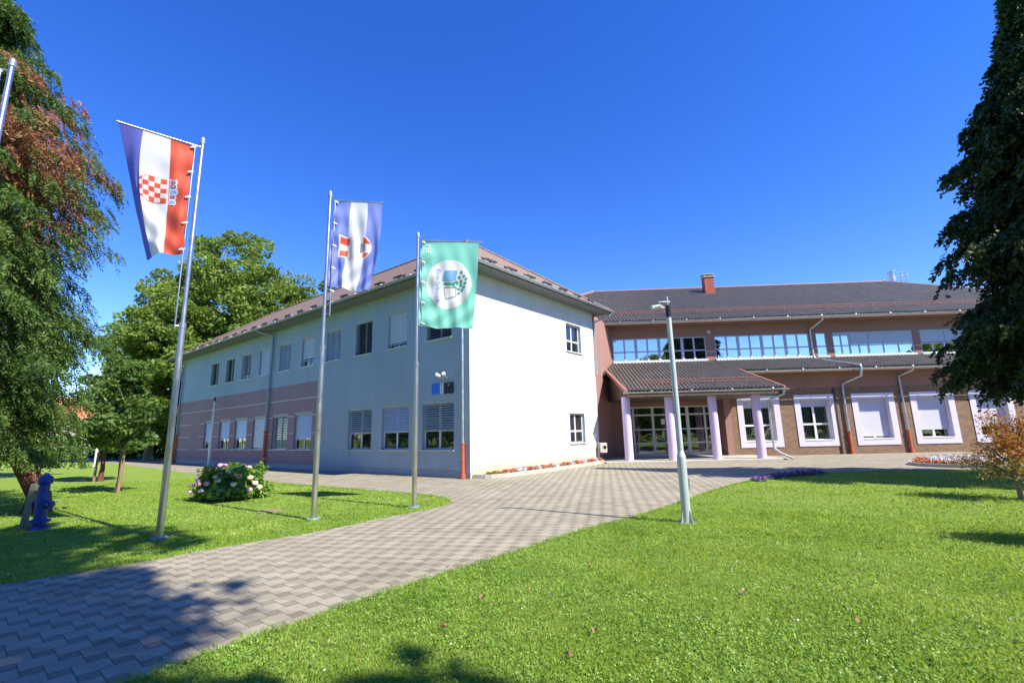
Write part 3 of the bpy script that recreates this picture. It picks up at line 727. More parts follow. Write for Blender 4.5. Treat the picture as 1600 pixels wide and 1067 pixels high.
for dx, hh in ((.75, 14.55), (1.15, 14.3), (-.8, 13.9)):
    g = MB(); g.tube([Mf.p(32.2 + dx, 12, 9), Mf.p(32.2 + dx, 12, hh)], .035, 6); g.tube([Mf.p(32.2 + dx - .3, 12, hh - .25), Mf.p(32.2 + dx + .3, 12, hh - .15)], .012, 6)
    g.tube([Mf.p(32.2 + dx - .2, 12, hh - .55), Mf.p(32.2 + dx + .2, 12, hh - .5)], .012, 6); g.build('aerial', mt['zinc_dull'], fl)

# ------------------------------------------------------------------ things on the wing wall
g = MB(); g.box(1.62, 2.12, -.03, -.004, 3.22, 3.64, F=W); pl = g.build('wall_plaque', mt['blue_sign']); tag(pl, 'blue plaque with pale strip of symbols on the wing wall, left of the black plaque', 'plaque')
g = MB(); g.box(1.42, 1.617, -.03, -.004, 3.22, 3.64, F=W); g.build('text_strip', mt['sill'], pl)
g = MB()
for z, r in ((3.58, .025), (3.52, .02), (3.40, .014), (3.35, .014), (3.30, .014)):
    g.box(1.52 - r, 1.52 + r, -.034, -.030, z - r * .8, z + r * .8, F=W)
g.build('marks', mt['black'], pl)
g = MB()
for i, (s, z) in enumerate(((1.98, 3.5), (1.86, 3.52), (1.78, 3.42), (1.92, 3.36), (2.0, 3.42), (1.8, 3.34))):
    g.tube([W.p(s, -.0325, z - .05), W.p(s - .05, -.0325, z + .06)], .012, 6)
g.build('swirl_mark', mt['cl_sky'], pl)
g = MB(); g.box(.86, 1.38, -.035, -.004, 3.2, 3.63, F=W); pb_ = g.build('wall_plaque', mt['black']); tag(pb_, 'black rectangular plaque with small grey crest on the wing wall, right of the blue plaque', 'plaque')
g = MB(); g.box(1.09, 1.14, -.038, -.035, 3.5, 3.58, F=W); g.build('crest', mt['zinc'], pb_)
lab = ['white floodlight above the plaques on the wing wall, aimed left', 'white floodlight above the plaques on the wing wall, aimed right']
for k, s in enumerate((1.42, 1.18)):
    fo = empty('floodlight', W.p(s, 0, 3.9), lab[k], 'floodlight', 'floodlights above the wall plaques')
    dx = .13 if k == 0 else -.08
    g = MB(); g.tube([W.p(s, -.18, 3.88), W.p(s + dx, -.32, 3.97)], [.05, .075], 10); g.build('lamp_head', mt['white'], fo)
    g = MB(); g.tube([W.p(s, 0, 3.82), W.p(s, -.1, 3.82), W.p(s, -.18, 3.88)], .02, 6); g.box(s - .05, s + .05, -.03, 0, 3.77, 3.87, F=W); g.build('bracket', mt['zinc'], fo)
# bin on post
bp = Vector((4.37, 25.35, 0)); bn = empty('litter_bin', bp, 'small white litter bin on a grey post beside the end of the flower bed', 'bin')
g = MB(); g.tube([bp, bp + Vector((0, 0, 1.05))], .035, 8); g.build('post', mt['zinc'], bn)
g = MB(); g.box(bp.x + .05, bp.x + .42, bp.y - .18, bp.y + .18, .5, 1.0); b_ = g.build('bin_body', M('bin_cream', (.55, .53, .45), .5), bn, bevel=.03)
g = MB(); g.tube([(bp.x + .3, bp.y - .183, .78), (bp.x + .3, bp.y - .19, .78)], .09, 14); g.build('opening', mt['black'], b_)
#PART2
# ------------------------------------------------------------------ flagpoles and flags
def flagpole(P, h, zs, D, arm, rod_z, label, nclips=5):
    P = Vector((P[0], P[1], 0)); D = Vector((D[0], D[1], 0)).normalized()
    t = empty('flagpole', P, label, 'flagpole', 'steel flagpoles along the path'); up = Vector((0, 0, 1))
    g = MB(); g.tube([P, P + up * zs], [.056, .052], 24); g.build('lower_tube', mt['steel'], t, smooth=True)
    g = MB(); g.tube([P + up * (zs + .001), P + up * h], [.038, .034], 24); g.build('upper_tube', mt['steel'], t, smooth=True)
    g = MB(); g.tube([P + up * (zs - .05), P + up * (zs + .05)], .061, 24); g.build('collar', mt['steel'], t, smooth=True)
    g = MB(); g.lathe(P + up * h, [(.036, 0), (.05, .01), (.052, .04), (.036, .05), (.044, .08), (.038, .12), (.015, .15)], 18); g.build('finial', mt['zinc'], t, smooth=True)
    g = MB(); g.tube([P + up * .0, P + up * .03], .13, 20)
    for k in range(4): a = k * math.pi / 2 + .4; q = P + Vector((math.cos(a), math.sin(a), 0)) * .095; g.tube([q + up * .03, q + up * .055], .014, 6)
    g.build('base_plate', mt['zinc_dull'], t)
    a0 = P + up * (h - .07); g = MB(); g.tube([a0, a0 + D * arm], .016, 10); g.tube([a0 + D * arm, a0 + D * (arm + .03)], .022, 10); g.build('arm', mt['steel'], t, smooth=True)
    r0_ = P + D * .115; g = MB(); g.tube([r0_ + up * rod_z, r0_ + up * (h - .07)], .014, 10); g.build('side_rod', mt['steel'], t, smooth=True)
    g = MB(); g.tube([P + up * (rod_z + .04), r0_ + up * (rod_z + .04)], .011, 8); g.build('bracket', mt['steel'], t)
    for k in range(nclips):
        z = h - .12 - k * (2.1 / (nclips - 1)); q = r0_ + up * z
        g = MB(); g.tube([q - D * .02 + up * .02, q + D * .03 + up * .0, q + D * .07 - up * .02], [.018, .022, .012], 6); g.build('clip', mt['white'], t)
    return t
class Flag:
    def __init__(s, P, D, zt, zb, us, rows, ydep, phase=0, amp=.03):
        s.P = Vector((P[0], P[1], 0)); s.D = Vector((D[0], D[1], 0)).normalized(); s.N = Vector((-s.D.y, s.D.x, 0))
        if s.N.y < 0: s.N = -s.N                       # away from camera side
        s.zt, s.zb, s.us, s.rows, s.yd, s.ph, s.amp = zt, zb, us, rows, ydep, phase, amp
    def _c(s, T, u, v):
        a = [np.interp(u, s.us, r) for r in T]; L0 = (v - .5) * (v - 1) * 2; L1 = -4 * v * (v - 1); L2 = 2 * v * (v - .5)
        return a[0] * L0 + a[1] * L1 + a[2] * L2
    def __call__(s, u, v, off=0):
        x = s._c(s.rows, u, v); y = s._c(s.yd, u, v)
        env = min(1, v * 2.2) * min(1, u * 4 + .15)
        y += s.amp * env * (math.sin(2 * math.pi * (1.6 * u + .9 * v) + s.ph) + .5 * math.sin(2 * math.pi * (3.7 * u - 1.3 * v) + s.ph * 2))
        y += .03 * math.exp(-u * 4) * math.sin(v * 2 * math.pi * 4 + .6) + .022 * env * math.sin(2 * math.pi * (2.2 * u + 2.6 * v * v) + s.ph * 3)
        z = s.zt - v * (s.zt - s.zb) - .02 * math.sin(math.pi * u) * v - .012 * math.sin(9 * u + s.ph) * v
        q = s.P + s.D * x + s.N * (y + off); return (q.x, q.y, z)
    def cloth(s, name, mats, stripes, nu=48, nv=56):
        g = MB(); idx = {}
        for j in range(nv + 1):
            for i in range(nu + 1): g.v.append(s(i / nu, j / nv))
        for j in range(nv):
            for i in range(nu):
                k = j * (nu + 1) + i; uc = (i + .5) / nu; mi = sum(uc > t for t in stripes)
                g.f.append((k, k + 1, k + nu + 2, k + nu + 1)); g.m.append(mi)
        return g.build(name, mats, None, smooth=False, recalc=False)
    def patch(s, g, u0, u1, v0, v1, mi=0, th=.006, n=3, keep=None):
        for i in range(n):
            for j in range(n):
                a, b = u0 + (u1 - u0) * i / n, u0 + (u1 - u0) * (i + 1) / n; c, d = v0 + (v1 - v0) * j / n, v0 + (v1 - v0) * (j + 1) / n
                if keep and not keep((a + b) / 2, (c + d) / 2): continue
                g.hexa([s(a, c, -th), s(b, c, -th), s(b, d, -th), s(a, d, -th), s(a, c, th), s(b, c, th), s(b, d, th), s(a, d, th)], mi)
    def poly(s, g, pts, mi=0, th=.006):
        n = len(pts); cu = sum(p[0] for p in pts) / n; cv = sum(p[1] for p in pts) / n
        vs = [s(u, v, -th) for u, v in pts] + [s(u, v, th) for u, v in pts] + [s(cu, cv, -th), s(cu, cv, th)]
        g.add(vs, [(i, (i + 1) % n, 2 * n) for i in range(n)] + [(n + i, n + (i + 1) % n, 2 * n + 1) for i in range(n)] + [(i, (i + 1) % n, n + (i + 1) % n, n + i) for i in range(n)], mi)
    def region(s, g, u0, u1, v0, v1, inside, n, th, mi=0): s.patch(g, u0, u1, v0, v1, mi, th, n, inside)
    def text(s, name, body, uoff, voff, usz, vsz, mat, parent, th=.02):
        cu = bpy.data.curves.new(name, 'FONT'); cu.body = body; cu.size = 1.0; cu.resolution_u = 3
        to = bpy.data.objects.new(name, cu); scene.collection.objects.link(to); bpy.context.view_layer.update()
        me = bpy.data.meshes.new_from_object(to.evaluated_get(bpy.context.evaluated_depsgraph_get()))
        bpy.data.objects.remove(to); X = [v.co.x for v in me.vertices]; L = max(X)
        bm = bmesh.new(); bm.from_mesh(me); bmesh.ops.triangulate(bm, faces=bm.faces); bm.to_mesh(me); bm.free()
        g = MB(); fs = [tuple(p.vertices) for p in me.polygons]; co = [(v.co.x, v.co.y) for v in me.vertices]
        for sg in (-1, 1): g.add([s(uoff + y * usz, voff + x / L * vsz, sg * th) for x, y in co], fs)
        bpy.data.meshes.remove(me); return g.build(name, mat, parent, recalc=False)

P1, P2, P3 = (-6.0, 8.42), (-4.06, 9.98), (-2.31, 11.27)
D1, D2, D3 = (-.97, -.82), (1.15, .2), (1.57, .2)
flagpole(P1, 7.33, 3.67, D1, 1.27, 3.62, 'tallest steel flagpole, nearest the path edge, carrying the red white and blue checkerboard flag')
flagpole(P2, 6.98, 3.5, D2, 1.16, 4.2, 'middle steel flagpole in the lawn, carrying the blue and white striped flag')
flagpole(P3, 6.5, 3.28, D3, 1.6, 4.2, 'steel flagpole nearest the building, carrying the green flag')
flagpole((-7.62, 6.36), 7.33, 3.67, (-1, -.45), 1.2, 5.2, 'bare steel flagpole cut by the left edge of the picture, in front of the conifer')
# flag 1
f1 = Flag(P1, D1, 7.24, 5.03, [0, 1 / 3, 2 / 3, 1],
          [[.12, .505, .92, 1.27], [.135, .43, .85, .93], [.10, .40, .55, .61]], [[0, 0, 0, 0], [0, .16, .20, .52], [0, .10, .44, .80]], .4, .05)
fo = f1.cloth('flag', [mt['cl_red'], mt['cl_white'], mt['cl_blue']], [1 / 3, 2 / 3])
tag(fo, 'hanging banner with red, white and blue stripes and a red and white checkerboard shield', 'flag')
vc, hv = .455, .10; sh0, sh1 = .358, .705
def shield1(u, v, m=0.0):
    t = (u - sh0) / (sh1 - sh0); w = hv + m
    if t < -m * 3 or t > 1 + m * 3: return False
    if t > .55: w = w * math.sqrt(max(0, 1 - ((t - .55) / (.46 + m * 3)) ** 2))
    return abs(v - vc) <= w
g = MB(); f1.region(g, sh0 - .02, sh1 + .02, vc - hv - .01, vc + hv + .01, lambda u, v: shield1(u, v, .006), 44, .004, 0)
em = g.build('coat_of_arms', mt['cl_red'], fo)
g = MB()
for i in range(5):
    for j in range(5):
        a = sh0 + (sh1 - sh0) * i / 5; c = vc - hv + 2 * hv * j / 5
        f1.patch(g, a, a + (sh1 - sh0) / 5, c, c + 2 * hv / 5, 1 if (i + j) % 2 == 0 else 0, .008, 6, shield1)
g.build('checkerboard', [mt['cl_white'], mt['cl_red']], em)
cols = ['cl_sky', 'cl_blue', 'cl_sky', 'cl_blue', 'cl_sky']
g = MB(); cw = MB()
for k in range(5):
    v0 = vc - .108 + k * .0435; v1 = v0 + .041; bow = .018 * (1 - ((k - 2) / 2.0) ** 2); ua = .315 + bow * .0; ub = .20 + (.0 if k in (1, 3) else -.02) + (0.02 if k in (0, 4) else 0)
    f1.poly(cw, [(ua + .006, v0 - .002), (ub + .012, v0 - .002), (ub - .008, (v0 + v1) / 2), (ub + .012, v1 + .002), (ua + .006, v1 + .002)], 0, .006)
    f1.poly(g, [(ua - .008, v0 + .006), (ub + .025, v0 + .006), (ub + .012, (v0 + v1) / 2), (ub + .025, v1 - .006), (ua - .008, v1 - .006)], k % 2, .010)
    um = (ua + ub) / 2 + .01; vm = (v0 + v1) / 2
    if k in (0, 3): f1.patch(g, um - .03, um + .03, vm - .004, vm + .004, 2, .013, 2); 
    if k == 3: f1.patch(g, um - .03, um + .03, vm + .009, vm + .014, 2, .013, 2)
    if k in (1,): f1.patch(g, um - .012, um + .012, vm - .008, vm + .008, 3, .013, 2)
cr = cw.build('crown', mt['cl_white'], fo); g.build('crown_shields', [mt['cl_sky'], mt['cl_blue'], mt['cl_red'], mt['cl_yellow']], cr)
# flag 2
f2 = Flag(P2, D2, 6.88, 4.88, [0, .333, .667, 1], [[.11, .46, .825, 1.16], [.055, .39, .79, 1.08], [.04, .32, .60, .885]],
          [[0, 0, 0, 0], [0, .08, .10, .14], [0, .16, .24, .36]], 2.2, .06)
fo = f2.cloth('flag', [mt['cl_blue2'], mt['cl_white'], mt['cl_blue2']], [.333, .667]); tag(fo, 'blue, white and blue striped banner with a small white and red shield', 'flag')
def sh2(u, v, m=0): 
    t = (u - .17) / .65; w = .125 + m
    if t < -m * 2 or t > 1 + m * 2: return False
    if t > .6: w = w * math.sqrt(max(0, 1 - ((t - .6) / (.4 + m)) ** 2))
    return abs(v - .525) <= w
g = MB(); f2.region(g, .15, .84, .39, .66, lambda u, v: sh2(u, v, .006), 36, .005); em = g.build('shield', mt['cl_white'], fo)
g = MB()
for v0, v1 in ((.415, .487), (.563, .635)):
    f2.patch(g, .20, .37, v0, v1, 0, .009, 4); 
f2.region(g, .64, .80, .415, .475, lambda u, v: sh2(u, v, -.012) and not sh2(u + .12, (v - .525) * 1.35 + .525, 0), 16, .009)
f2.region(g, .64, .80, .575, .635, lambda u, v: sh2(u, v, -.012) and not sh2(u + .12, (v - .525) * 1.35 + .525, 0), 16, .009)
f2.region(g, .58, .72, .47, .585, lambda u, v: ((u - .60) / .085) ** 2 + ((v - .527) / .05) ** 2 < 1 and u > .585, 14, .009, 1)
g.build('shield_marks', [mt['cl_red'], mt['cl_grey']], em)
# flag 3
f3 = Flag(P3, D3, 6.41, 4.22, [0, .333, .667, 1], [[.08, .56, 1.05, 1.53], [.055, .53, 1.0, 1.47], [.04, .5, .94, 1.37]],
          [[0, 0, 0, 0], [0, .05, .06, .12], [0, .12, .14, .26]], 4.4, .038)
fo = f3.cloth('flag', [mt['cl_green']], []); tag(fo, 'green banner with a white disc, a tree emblem and blue lettering', 'flag')
g = MB(); pts = [(.51 + .40 * math.cos(t * math.pi / 24), .50 + .288 * math.sin(t * math.pi / 24)) for t in range(48)]
def disc(u, v): return ((u - .51) / .395) ** 2 + ((v - .5) / .285) ** 2 < 1
f3.region(g, .11, .91, .21, .79, disc, 60, .004); em = g.build('disc', mt['cl_white'], fo)
g = MB()
U3 = lambda x, y: ((x - 108) / 607, (y - 105) / 885)
def P3q(pts, mi, n=26):
    q = [U3(*p) for p in pts]; us_ = [p[0] for p in q]; vs_ = [p[1] for p in q]
    if max(us_) - min(us_) < .1: f3.poly(g, q, mi, .013); return
    f3.region(g, min(us_), max(us_), min(vs_), max(vs_), lambda u, v: bool(pip(np.array([u]), np.array([v]), q)[0]), n, .010, mi)
P3q([(365, 412), (500, 405), (492, 500), (440, 522), (345, 515)], 0)
P3q([(360, 532), (450, 532), (500, 500), (510, 515), (470, 548), (510, 580), (500, 592), (450, 558), (360, 562)], 1)
for x, y in [(545, 420), (525, 470), (575, 455), (505, 530), (545, 510), (598, 485), (592, 528), (545, 548), (580, 570), (525, 590), (560, 605), (525, 638)]:
    P3q([(x + 17 * math.cos(a), y + 15 * math.sin(a)) for a in np.linspace(0, 2 * math.pi, 7)[:-1]], 1)
for p, q in (((365, 580), (490, 575)), ((490, 575), (500, 668)), ((500, 668), (385, 690)), ((385, 690), (365, 580))):
    (x0, y0), (x1, y1) = p, q; L = math.hypot(x1 - x0, y1 - y0); nx, ny = (y1 - y0) / L * 3, -(x1 - x0) / L * 3
    for k in range(8):
        a, b = k / 8, (k + 1) / 8; X0, Y0, X1, Y1 = x0 + (x1 - x0) * a, y0 + (y1 - y0) * a, x0 + (x1 - x0) * b, y0 + (y1 - y0) * b
        f3.poly(g, [U3(X0 - nx, Y0 - ny), U3(X1 - nx, Y1 - ny), U3(X1 + nx, Y1 + ny), U3(X0 + nx, Y0 + ny)], 2, .012)
g.build('tree_emblem', [mt['cl_sky'], mt['cl_dgreen'], mt['cl_grey']], em)
f3.text('lettering', 'FEE', U3(168, 0)[0], U3(0, 135)[1], .105, 106 / 885, mt['cl_white'], fo)
f3.text('lettering', 'Eco-Schools', U3(282, 0)[0], U3(0, 385)[1], .105, 362 / 885, mt['cl_blue2'], em)

# ------------------------------------------------------------------ lamp posts
def lamppost(P, h, zc, label, heads=True, s=1.0, paint='lamp_paint'):
    P = Vector((P[0], P[1], 0)); t = empty('lamp_post', P, label, 'lamp post', 'grey camera lamp posts'); up = Vector((0, 0, 1))
    g = MB(); g.tube([P, P + up * zc], .078 * s, 24); g.tube([P + up * zc, P + up * (zc + .1)], [.078 * s, .05 * s], 24, cap=False); g.build('lower_tube', mt[paint], t, smooth=True)
    g = MB(); g.tube([P + up * (zc + .09), P + up * (h - .28)], [.05 * s, .044 * s], 24); g.build('upper_tube', mt[paint], t, smooth=True)
    g = MB(); g.tube([P + up * (h - .28), P + up * (h - .05)], .05 * s, 20); g.build('cap', mt['black'], t, smooth=True)
    for k in range(4):
        a = k * math.pi / 2 + .5; d = Vector((math.cos(a), math.sin(a), 0)); sd = Vector((-d.y, d.x, 0)) * .006; g = MB()
        p0, p1, p2 = P + d * .086 * s, P + d * .145 * s, P + d * .086 * s + up * .22
        g.add([p0 - sd, p1 - sd, p2 - sd, p0 + sd, p1 + sd, p2 + sd], [(0, 1, 2), (3, 5, 4), (0, 3, 4, 1), (1, 4, 5, 2), (2, 5, 3, 0)]); g.build('gusset', mt['zinc'], t)
    g = MB(); g.box(P.x - .15 * s, P.x + .15 * s, P.y - .14 * s, P.y + .14 * s, 0, .018); g.build('base_plate', mt['zinc'], t)
    g = MB(); g.box(P.x + .082 * s, P.x + .1 * s, P.y - .03, P.y + .03, .55, .75); g.build('hatch', mt['zinc'], t)
    g = MB(); g.tube([P + up * (h - .1), P + up * (h + .12)], .014 * s, 8); g.tube([P + up * (h + .02) - Vector((.16, 0, 0)) * s, P + up * (h + .02) + Vector((.05, 0, 0))], .012, 6); g.build('spike', mt['zinc'], t)
    if heads:
        for dx, dy, ang in ((-.14, -.02, 2.9), (-.17, .05, 3.5)):
            c = P + Vector((dx, dy, h - .06)); d = Vector((math.cos(ang), math.sin(ang), -.15)) * .13; g = MB()
            g.tube([c, c + d], .035, 10); g.tube([c + d, c + d * 1.08], .042, 10); g.tube([P + up * (h - .12), c], .01, 6); g.build('camera', mt['white'], t)
    return t
lamppost((2.96, 8.7), 3.95, 1.12, 'tall grey lamp post on the near right lawn beside the paved path')
lamppost((-20.2, 32.2), 4.5, 1.35, 'distant pale lamp post beside the mauve wall, behind the flowering bush', s=1.25, paint='white')
# white marker post
bp = Vector((-29.6, 34.4, 0)); g = MB(); g.lathe(bp, [(.2, 0), (.2, .04), (.11, .06), (.10, 1.1), (.12, 1.12), (.12, 1.2), (.05, 1.26)], 14); o = g.build('bollard', mt['white'], smooth=True); tag(o, 'short white post far off at the edge of the left lawn', 'bollard')

# ------------------------------------------------------------------ hydrant
HP = (-9.25, 9.66, 0); t = empty('fire_hydrant', HP, 'blue cast iron fire hydrant in the shade under the conifer', 'fire hydrant')
g = MB(); g.lathe(HP, [(.16, 0), (.16, .05), (.11, .07), (.11, .12), (.165, .13), (.165, .16), (.10, .2), (.095, .42), (.105, .52), (.10, .62), (.075, .68), (.085, .74), (.085, .80), (.075, .84)], 24); g.build('barrel', mt['hydrant'], t, smooth=True)
g = MB(); g.lathe((HP[0], HP[1], .84), [(.10, 0), (.115, .02), (.115, .12), (.09, .15), (.04, .18), (.03, .22)], 20); g.build('bonnet', mt['hydrant'], t, smooth=True)
for a in (-.15, math.pi - .3):
    d = Vector((math.cos(a), math.sin(a), 0)); c = Vector(HP) + Vector((0, 0, .46)); g = MB()
    g.tube([c + d * .06, c + d * .16], .05, 16); g.tube([c + d * .16, c + d * .21], .075, 16); g.tube([c + d * .21, c + d * .235], .045, 12); g.build('outlet_cap', mt['hydrant'], t, smooth=True)
g = MB()
for k in range(8): a = k * math.pi / 4; q = (HP[0] + .145 * math.cos(a), HP[1] + .145 * math.sin(a)); g.tube([(q[0], q[1], .16), (q[0], q[1], .185)], .012, 6)
g.build('bolts', mt['hydrant'], t)
g = MB(); 
bx, by = -9.68, 9.78
g.hexa([(bx - .02, by - .06, .0), (bx + .03, by - .06, .0), (bx + .03, by + .06, .0), (bx - .02, by + .06, .0), (bx + .09, by - .06, .85), (bx + .14, by - .06, .85), (bx + .14, by + .06, .85), (bx + .09, by + .06, .85)])
o = g.build('board', mt['board']); tag(o, 'narrow weathered board leaning beside the blue hydrant', 'board')

# ------------------------------------------------------------------ foliage helpers
def quads(c, t, b, L, Wd, fold=.0):
    """leaf quads: centres c, long axis t, side axis b"""
    L = np.asarray(L)[:, None]; Wd = np.asarray(Wd)[:, None]
    return np.stack([c - t * L, c + b * Wd, c + t * L, c - b * Wd], 1).reshape(-1, 3)
def unit(v): return v / np.maximum(1e-9, np.linalg.norm(v, axis=-1, keepdims=True))
def leaf_cloud(c, size, upbias=.5, aspect=.62, rg=rng):
    n = len(c); nrm = unit(rg.normal(size=(n, 3)) + np.array([0, 0, upbias])); t = unit(np.cross(nrm, rg.normal(size=(n, 3)))); b = np.cross(nrm, t)
    s = size * rg.uniform(.6, 1.3, n); return quads(c, t, b, s, s * aspect)
def limb(g, p, q, r0_, r1_, bend=.15, n=6, seg=6):
    p, q = Vector([float(x) for x in p]), Vector([float(x) for x in q]); L = (q - p).length; o = Vector((random.uniform(-1, 1), random.uniform(-1, 1), random.uniform(.1, .9))) * L * bend
    pts = [p.lerp(q, i / seg) + o * math.sin(math.pi * i / seg) for i in range(seg + 1)]
    g.tube(pts, [r0_ + (r1_ - r0_) * i / seg for i in range(seg + 1)], n)
    return pts
def broadleaf(name, base, prof, trunk_r, trunk_top, nclump, crad, nleaf, lsize, leafm, barkm, label, cat='tree', group=None, off=(0, 0), inner=.45, flat=.7, seed=1, nlimb=24, upb=.5, shape=None):
    rg = np.random.default_rng(seed); random.seed(seed)
    base = Vector((base[0], base[1], 0)); t = empty(name, base, label, cat, group)
    zs = np.array([p[0] for p in prof]); rs = np.array([p[1] for p in prof]); cand = []
    z = rg.uniform(zs[0], zs[-1], nclump * 6); r = np.interp(z, zs, rs); keep = rg.uniform(0, rs.max() ** 2, len(z)) < r ** 2; z = z[keep][:nclump]; r = r[keep][:nclump]
    a = rg.uniform(0, 2 * np.pi, len(z)); q = np.sqrt(rg.uniform(inner ** 2, 1, len(z))) * rg.uniform(.8, 1.12, len(z))
    k = (z - zs[0]) / (zs[-1] - zs[0])
    cx = base.x + off[0] * k + np.cos(a) * r * q; cy = base.y + off[1] * k + np.sin(a) * r * q
    cc = np.stack([cx, cy, z], 1); cr = crad * rg.uniform(.55, 1.25, len(z)) * np.clip(r / rs.max() + .35, .4, 1)
    per = max(1, nleaf // len(z)); d = unit(rg.normal(size=(len(z), per, 3))); d[..., 2] *= flat
    rad = rg.uniform(.25, 1, (len(z), per, 1)) ** .45 * cr[:, None, None]
    pts = (cc[:, None, :] + d * rad).reshape(-1, 3)
    pts = pts[pts[:, 2] > .12]
    g = MB(); tp = base + Vector((off[0] * .5, off[1] * .5, trunk_top))
    n = 8; g.tube([base + Vector((0, 0, 0)), base + Vector((0, 0, .3))] + [base.lerp(tp, i / n) + Vector((math.sin(i * 1.3) * trunk_r * .4, math.cos(i * 1.7) * trunk_r * .4, 0)) for i in range(1, n + 1)], [trunk_r * 1.5, trunk_r * 1.1] + [trunk_r * (1 - .75 * i / n) for i in range(1, n + 1)], 12)
    tr = g.build('trunk', barkm, t, smooth=True)
    g = MB(); order = rg.permutation(len(z))[:nlimb]
    for i in order:
        s = min(.95, max(.15, (cc[i][2] - cr[i]) / trunk_top * .75)); st = base.lerp(tp, s); r0_ = trunk_r * (1 - .75 * s) * .55
        limb(g, st, cc[i].tolist(), r0_, r0_ * .15, .1)
    if nlimb: g.build('limbs', barkm, tr, smooth=True)
    np_mesh('crown', leaf_cloud(pts, lsize, upb, rg=rg), 4, leafm, parent=t)
    return t
def conifer(name, base, prof, trunk_r, H, nb, per, fl, nl, leafm, barkm, label, off=(0, 0), droop=.5, seed=3, brown=None, browm=None, cat='tree', rise=.25, lw=.02, ll=.06, group=None, cshift=(0, 0), zmin=.25):
    rg = np.random.default_rng(seed); random.seed(seed); base = Vector((base[0], base[1], 0)); t = empty(name, base, label, cat, group)
    zs = np.array([p[0] for p in prof]); rs = np.array([p[1] for p in prof])
    z0 = np.sort(rg.uniform(zs[0], zs[-1], nb)); R_ = np.interp(z0, zs, rs) * rg.uniform(.6, 1.18, nb); a = rg.uniform(0, 2 * np.pi, nb)
    g = MB(); tp = base + Vector((off[0], off[1], H)); bow = lambda q, i: q + Vector((cshift[0], cshift[1], 0)) * min(1, i / 2.5)
    g.tube([base, base + Vector((0, 0, .4))] + [bow(base.lerp(tp, i / 8), i) for i in range(1, 9)], [trunk_r * 1.5, trunk_r * 1.15] + [trunk_r * (1 - .95 * i / 8) for i in range(1, 9)], 12)
    tr = g.build('trunk', barkm, t, smooth=True)
    dirs = np.stack([np.cos(a), np.sin(a), np.zeros(nb)], 1); k = z0 / H
    ks = np.clip((z0 - zs[0]) / 2.0, 0, 1)
    st = np.stack([base.x + off[0] * k + cshift[0], base.y + off[1] * k + cshift[1], z0], 1)
    g = MB()
    for i in rg.permutation(nb)[:90]:
        pts = [Vector(st[i].tolist()) + Vector(dirs[i].tolist()) * R_[i] * s + Vector((0, 0, R_[i] * (rise * s - droop * s * s))) for s in (0, .25, .5, .75, .92)]
        g.tube(pts, [.05 * trunk_r / .2, .035, .022, .013, .006], 5)
    g.build('limbs', barkm, tr)
    s = rg.uniform(.18, 1, (nb, per)) ** .7; Rr = R_[:, None]
    P = st[:, None, :] + dirs[:, None, :] * (Rr * s)[..., None]; P[..., 2] += Rr * (rise * s - droop * s * s)
    side = np.stack([-dirs[:, 1], dirs[:, 0], np.zeros(nb)], 1)
    P += side[:, None, :] * (rg.normal(size=(nb, per)) * .16 * (Rr * (1.15 - s)))[..., None]; P[..., 2] += rg.normal(size=(nb, per)) * .07
    P = P.reshape(-1, 3); D = np.repeat(dirs, per, 0); Sd = np.repeat(side, per, 0); n = len(P)
    fd = unit(D * rg.uniform(.2, 1, (n, 1)) + Sd * rg.normal(size=(n, 1)) * .55 + np.array([0, 0, -1]) * rg.uniform(.3, 1.5, (n, 1)))
    # fronds: nl leaflets along fd curling down
    Lf = fl * rg.uniform(.5, 1.25, n); tt = (np.arange(nl) + .5) / nl
    C = P[:, None, :] + fd[:, None, :] * (Lf[:, None] * tt)[..., None]; C[..., 2] -= (Lf[:, None] * .35 * tt ** 2)
    sgn = np.where(np.arange(nl) % 2 == 0, 1, -1)[None, :, None]; fs = unit(np.cross(fd, rg.normal(size=(n, 3)))); spread = (Lf[:, None] * .22 * (1 - tt * .7))[..., None]
    C = C + fs[:, None, :] * sgn * spread * .5
    T = unit(fd[:, None, :] + fs[:, None, :] * sgn * .9 + rg.normal(size=C.shape) * .25); Bv = unit(np.cross(T, rg.normal(size=C.shape)))
    C = C.reshape(-1, 3); T = T.reshape(-1, 3); Bv = Bv.reshape(-1, 3); m = C[:, 2] > zmin
    mi = None; mats = leafm
    if brown is not None:
        mi = np.zeros(len(C), int)
        PP = np.repeat(P, nl, 0)
        for (bx_, by_, bz_, br_) in brown: mi[np.linalg.norm((PP - np.array([bx_, by_, bz_])) * np.array([1, 1, .8]), axis=1) < br_ * (0.8 + .4 * np.sin(PP[:, 2] * 9 + PP[:, 0] * 7))] = 1
        mats = [leafm, browm]; mi = mi[m]
    sz = rg.uniform(.7, 1.3, len(C))
    np_mesh('crown', quads(C[m], T[m], Bv[m], (ll * sz)[m], (lw * sz)[m]), 4, mats, mi, parent=t)
    return t
mt['lf_maple'] = leafmat('leaf_plane', (.05, .095, .014), (.13, .205, .03), (.27, .35, .07), .3, .5)
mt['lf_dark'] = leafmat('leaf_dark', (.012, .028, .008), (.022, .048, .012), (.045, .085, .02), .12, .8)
mt['lf_con'] = leafmat('leaf_conifer', (.022, .055, .010), (.06, .12, .02), (.14, .22, .045), .2, 1.1)
mt['lf_brown'] = leafmat('leaf_dead', (.16, .06, .03), (.26, .11, .05), (.36, .18, .09), .2, 2)
mt['lf_young'] = leafmat('leaf_young', (.04, .09, .015), (.08, .15, .03), (.15, .24, .06), .3, 1.5)
mt['lf_dry'] = leafmat('leaf_dry', (.22, .12, .06), (.32, .19, .10), (.42, .28, .16), .2, 20)
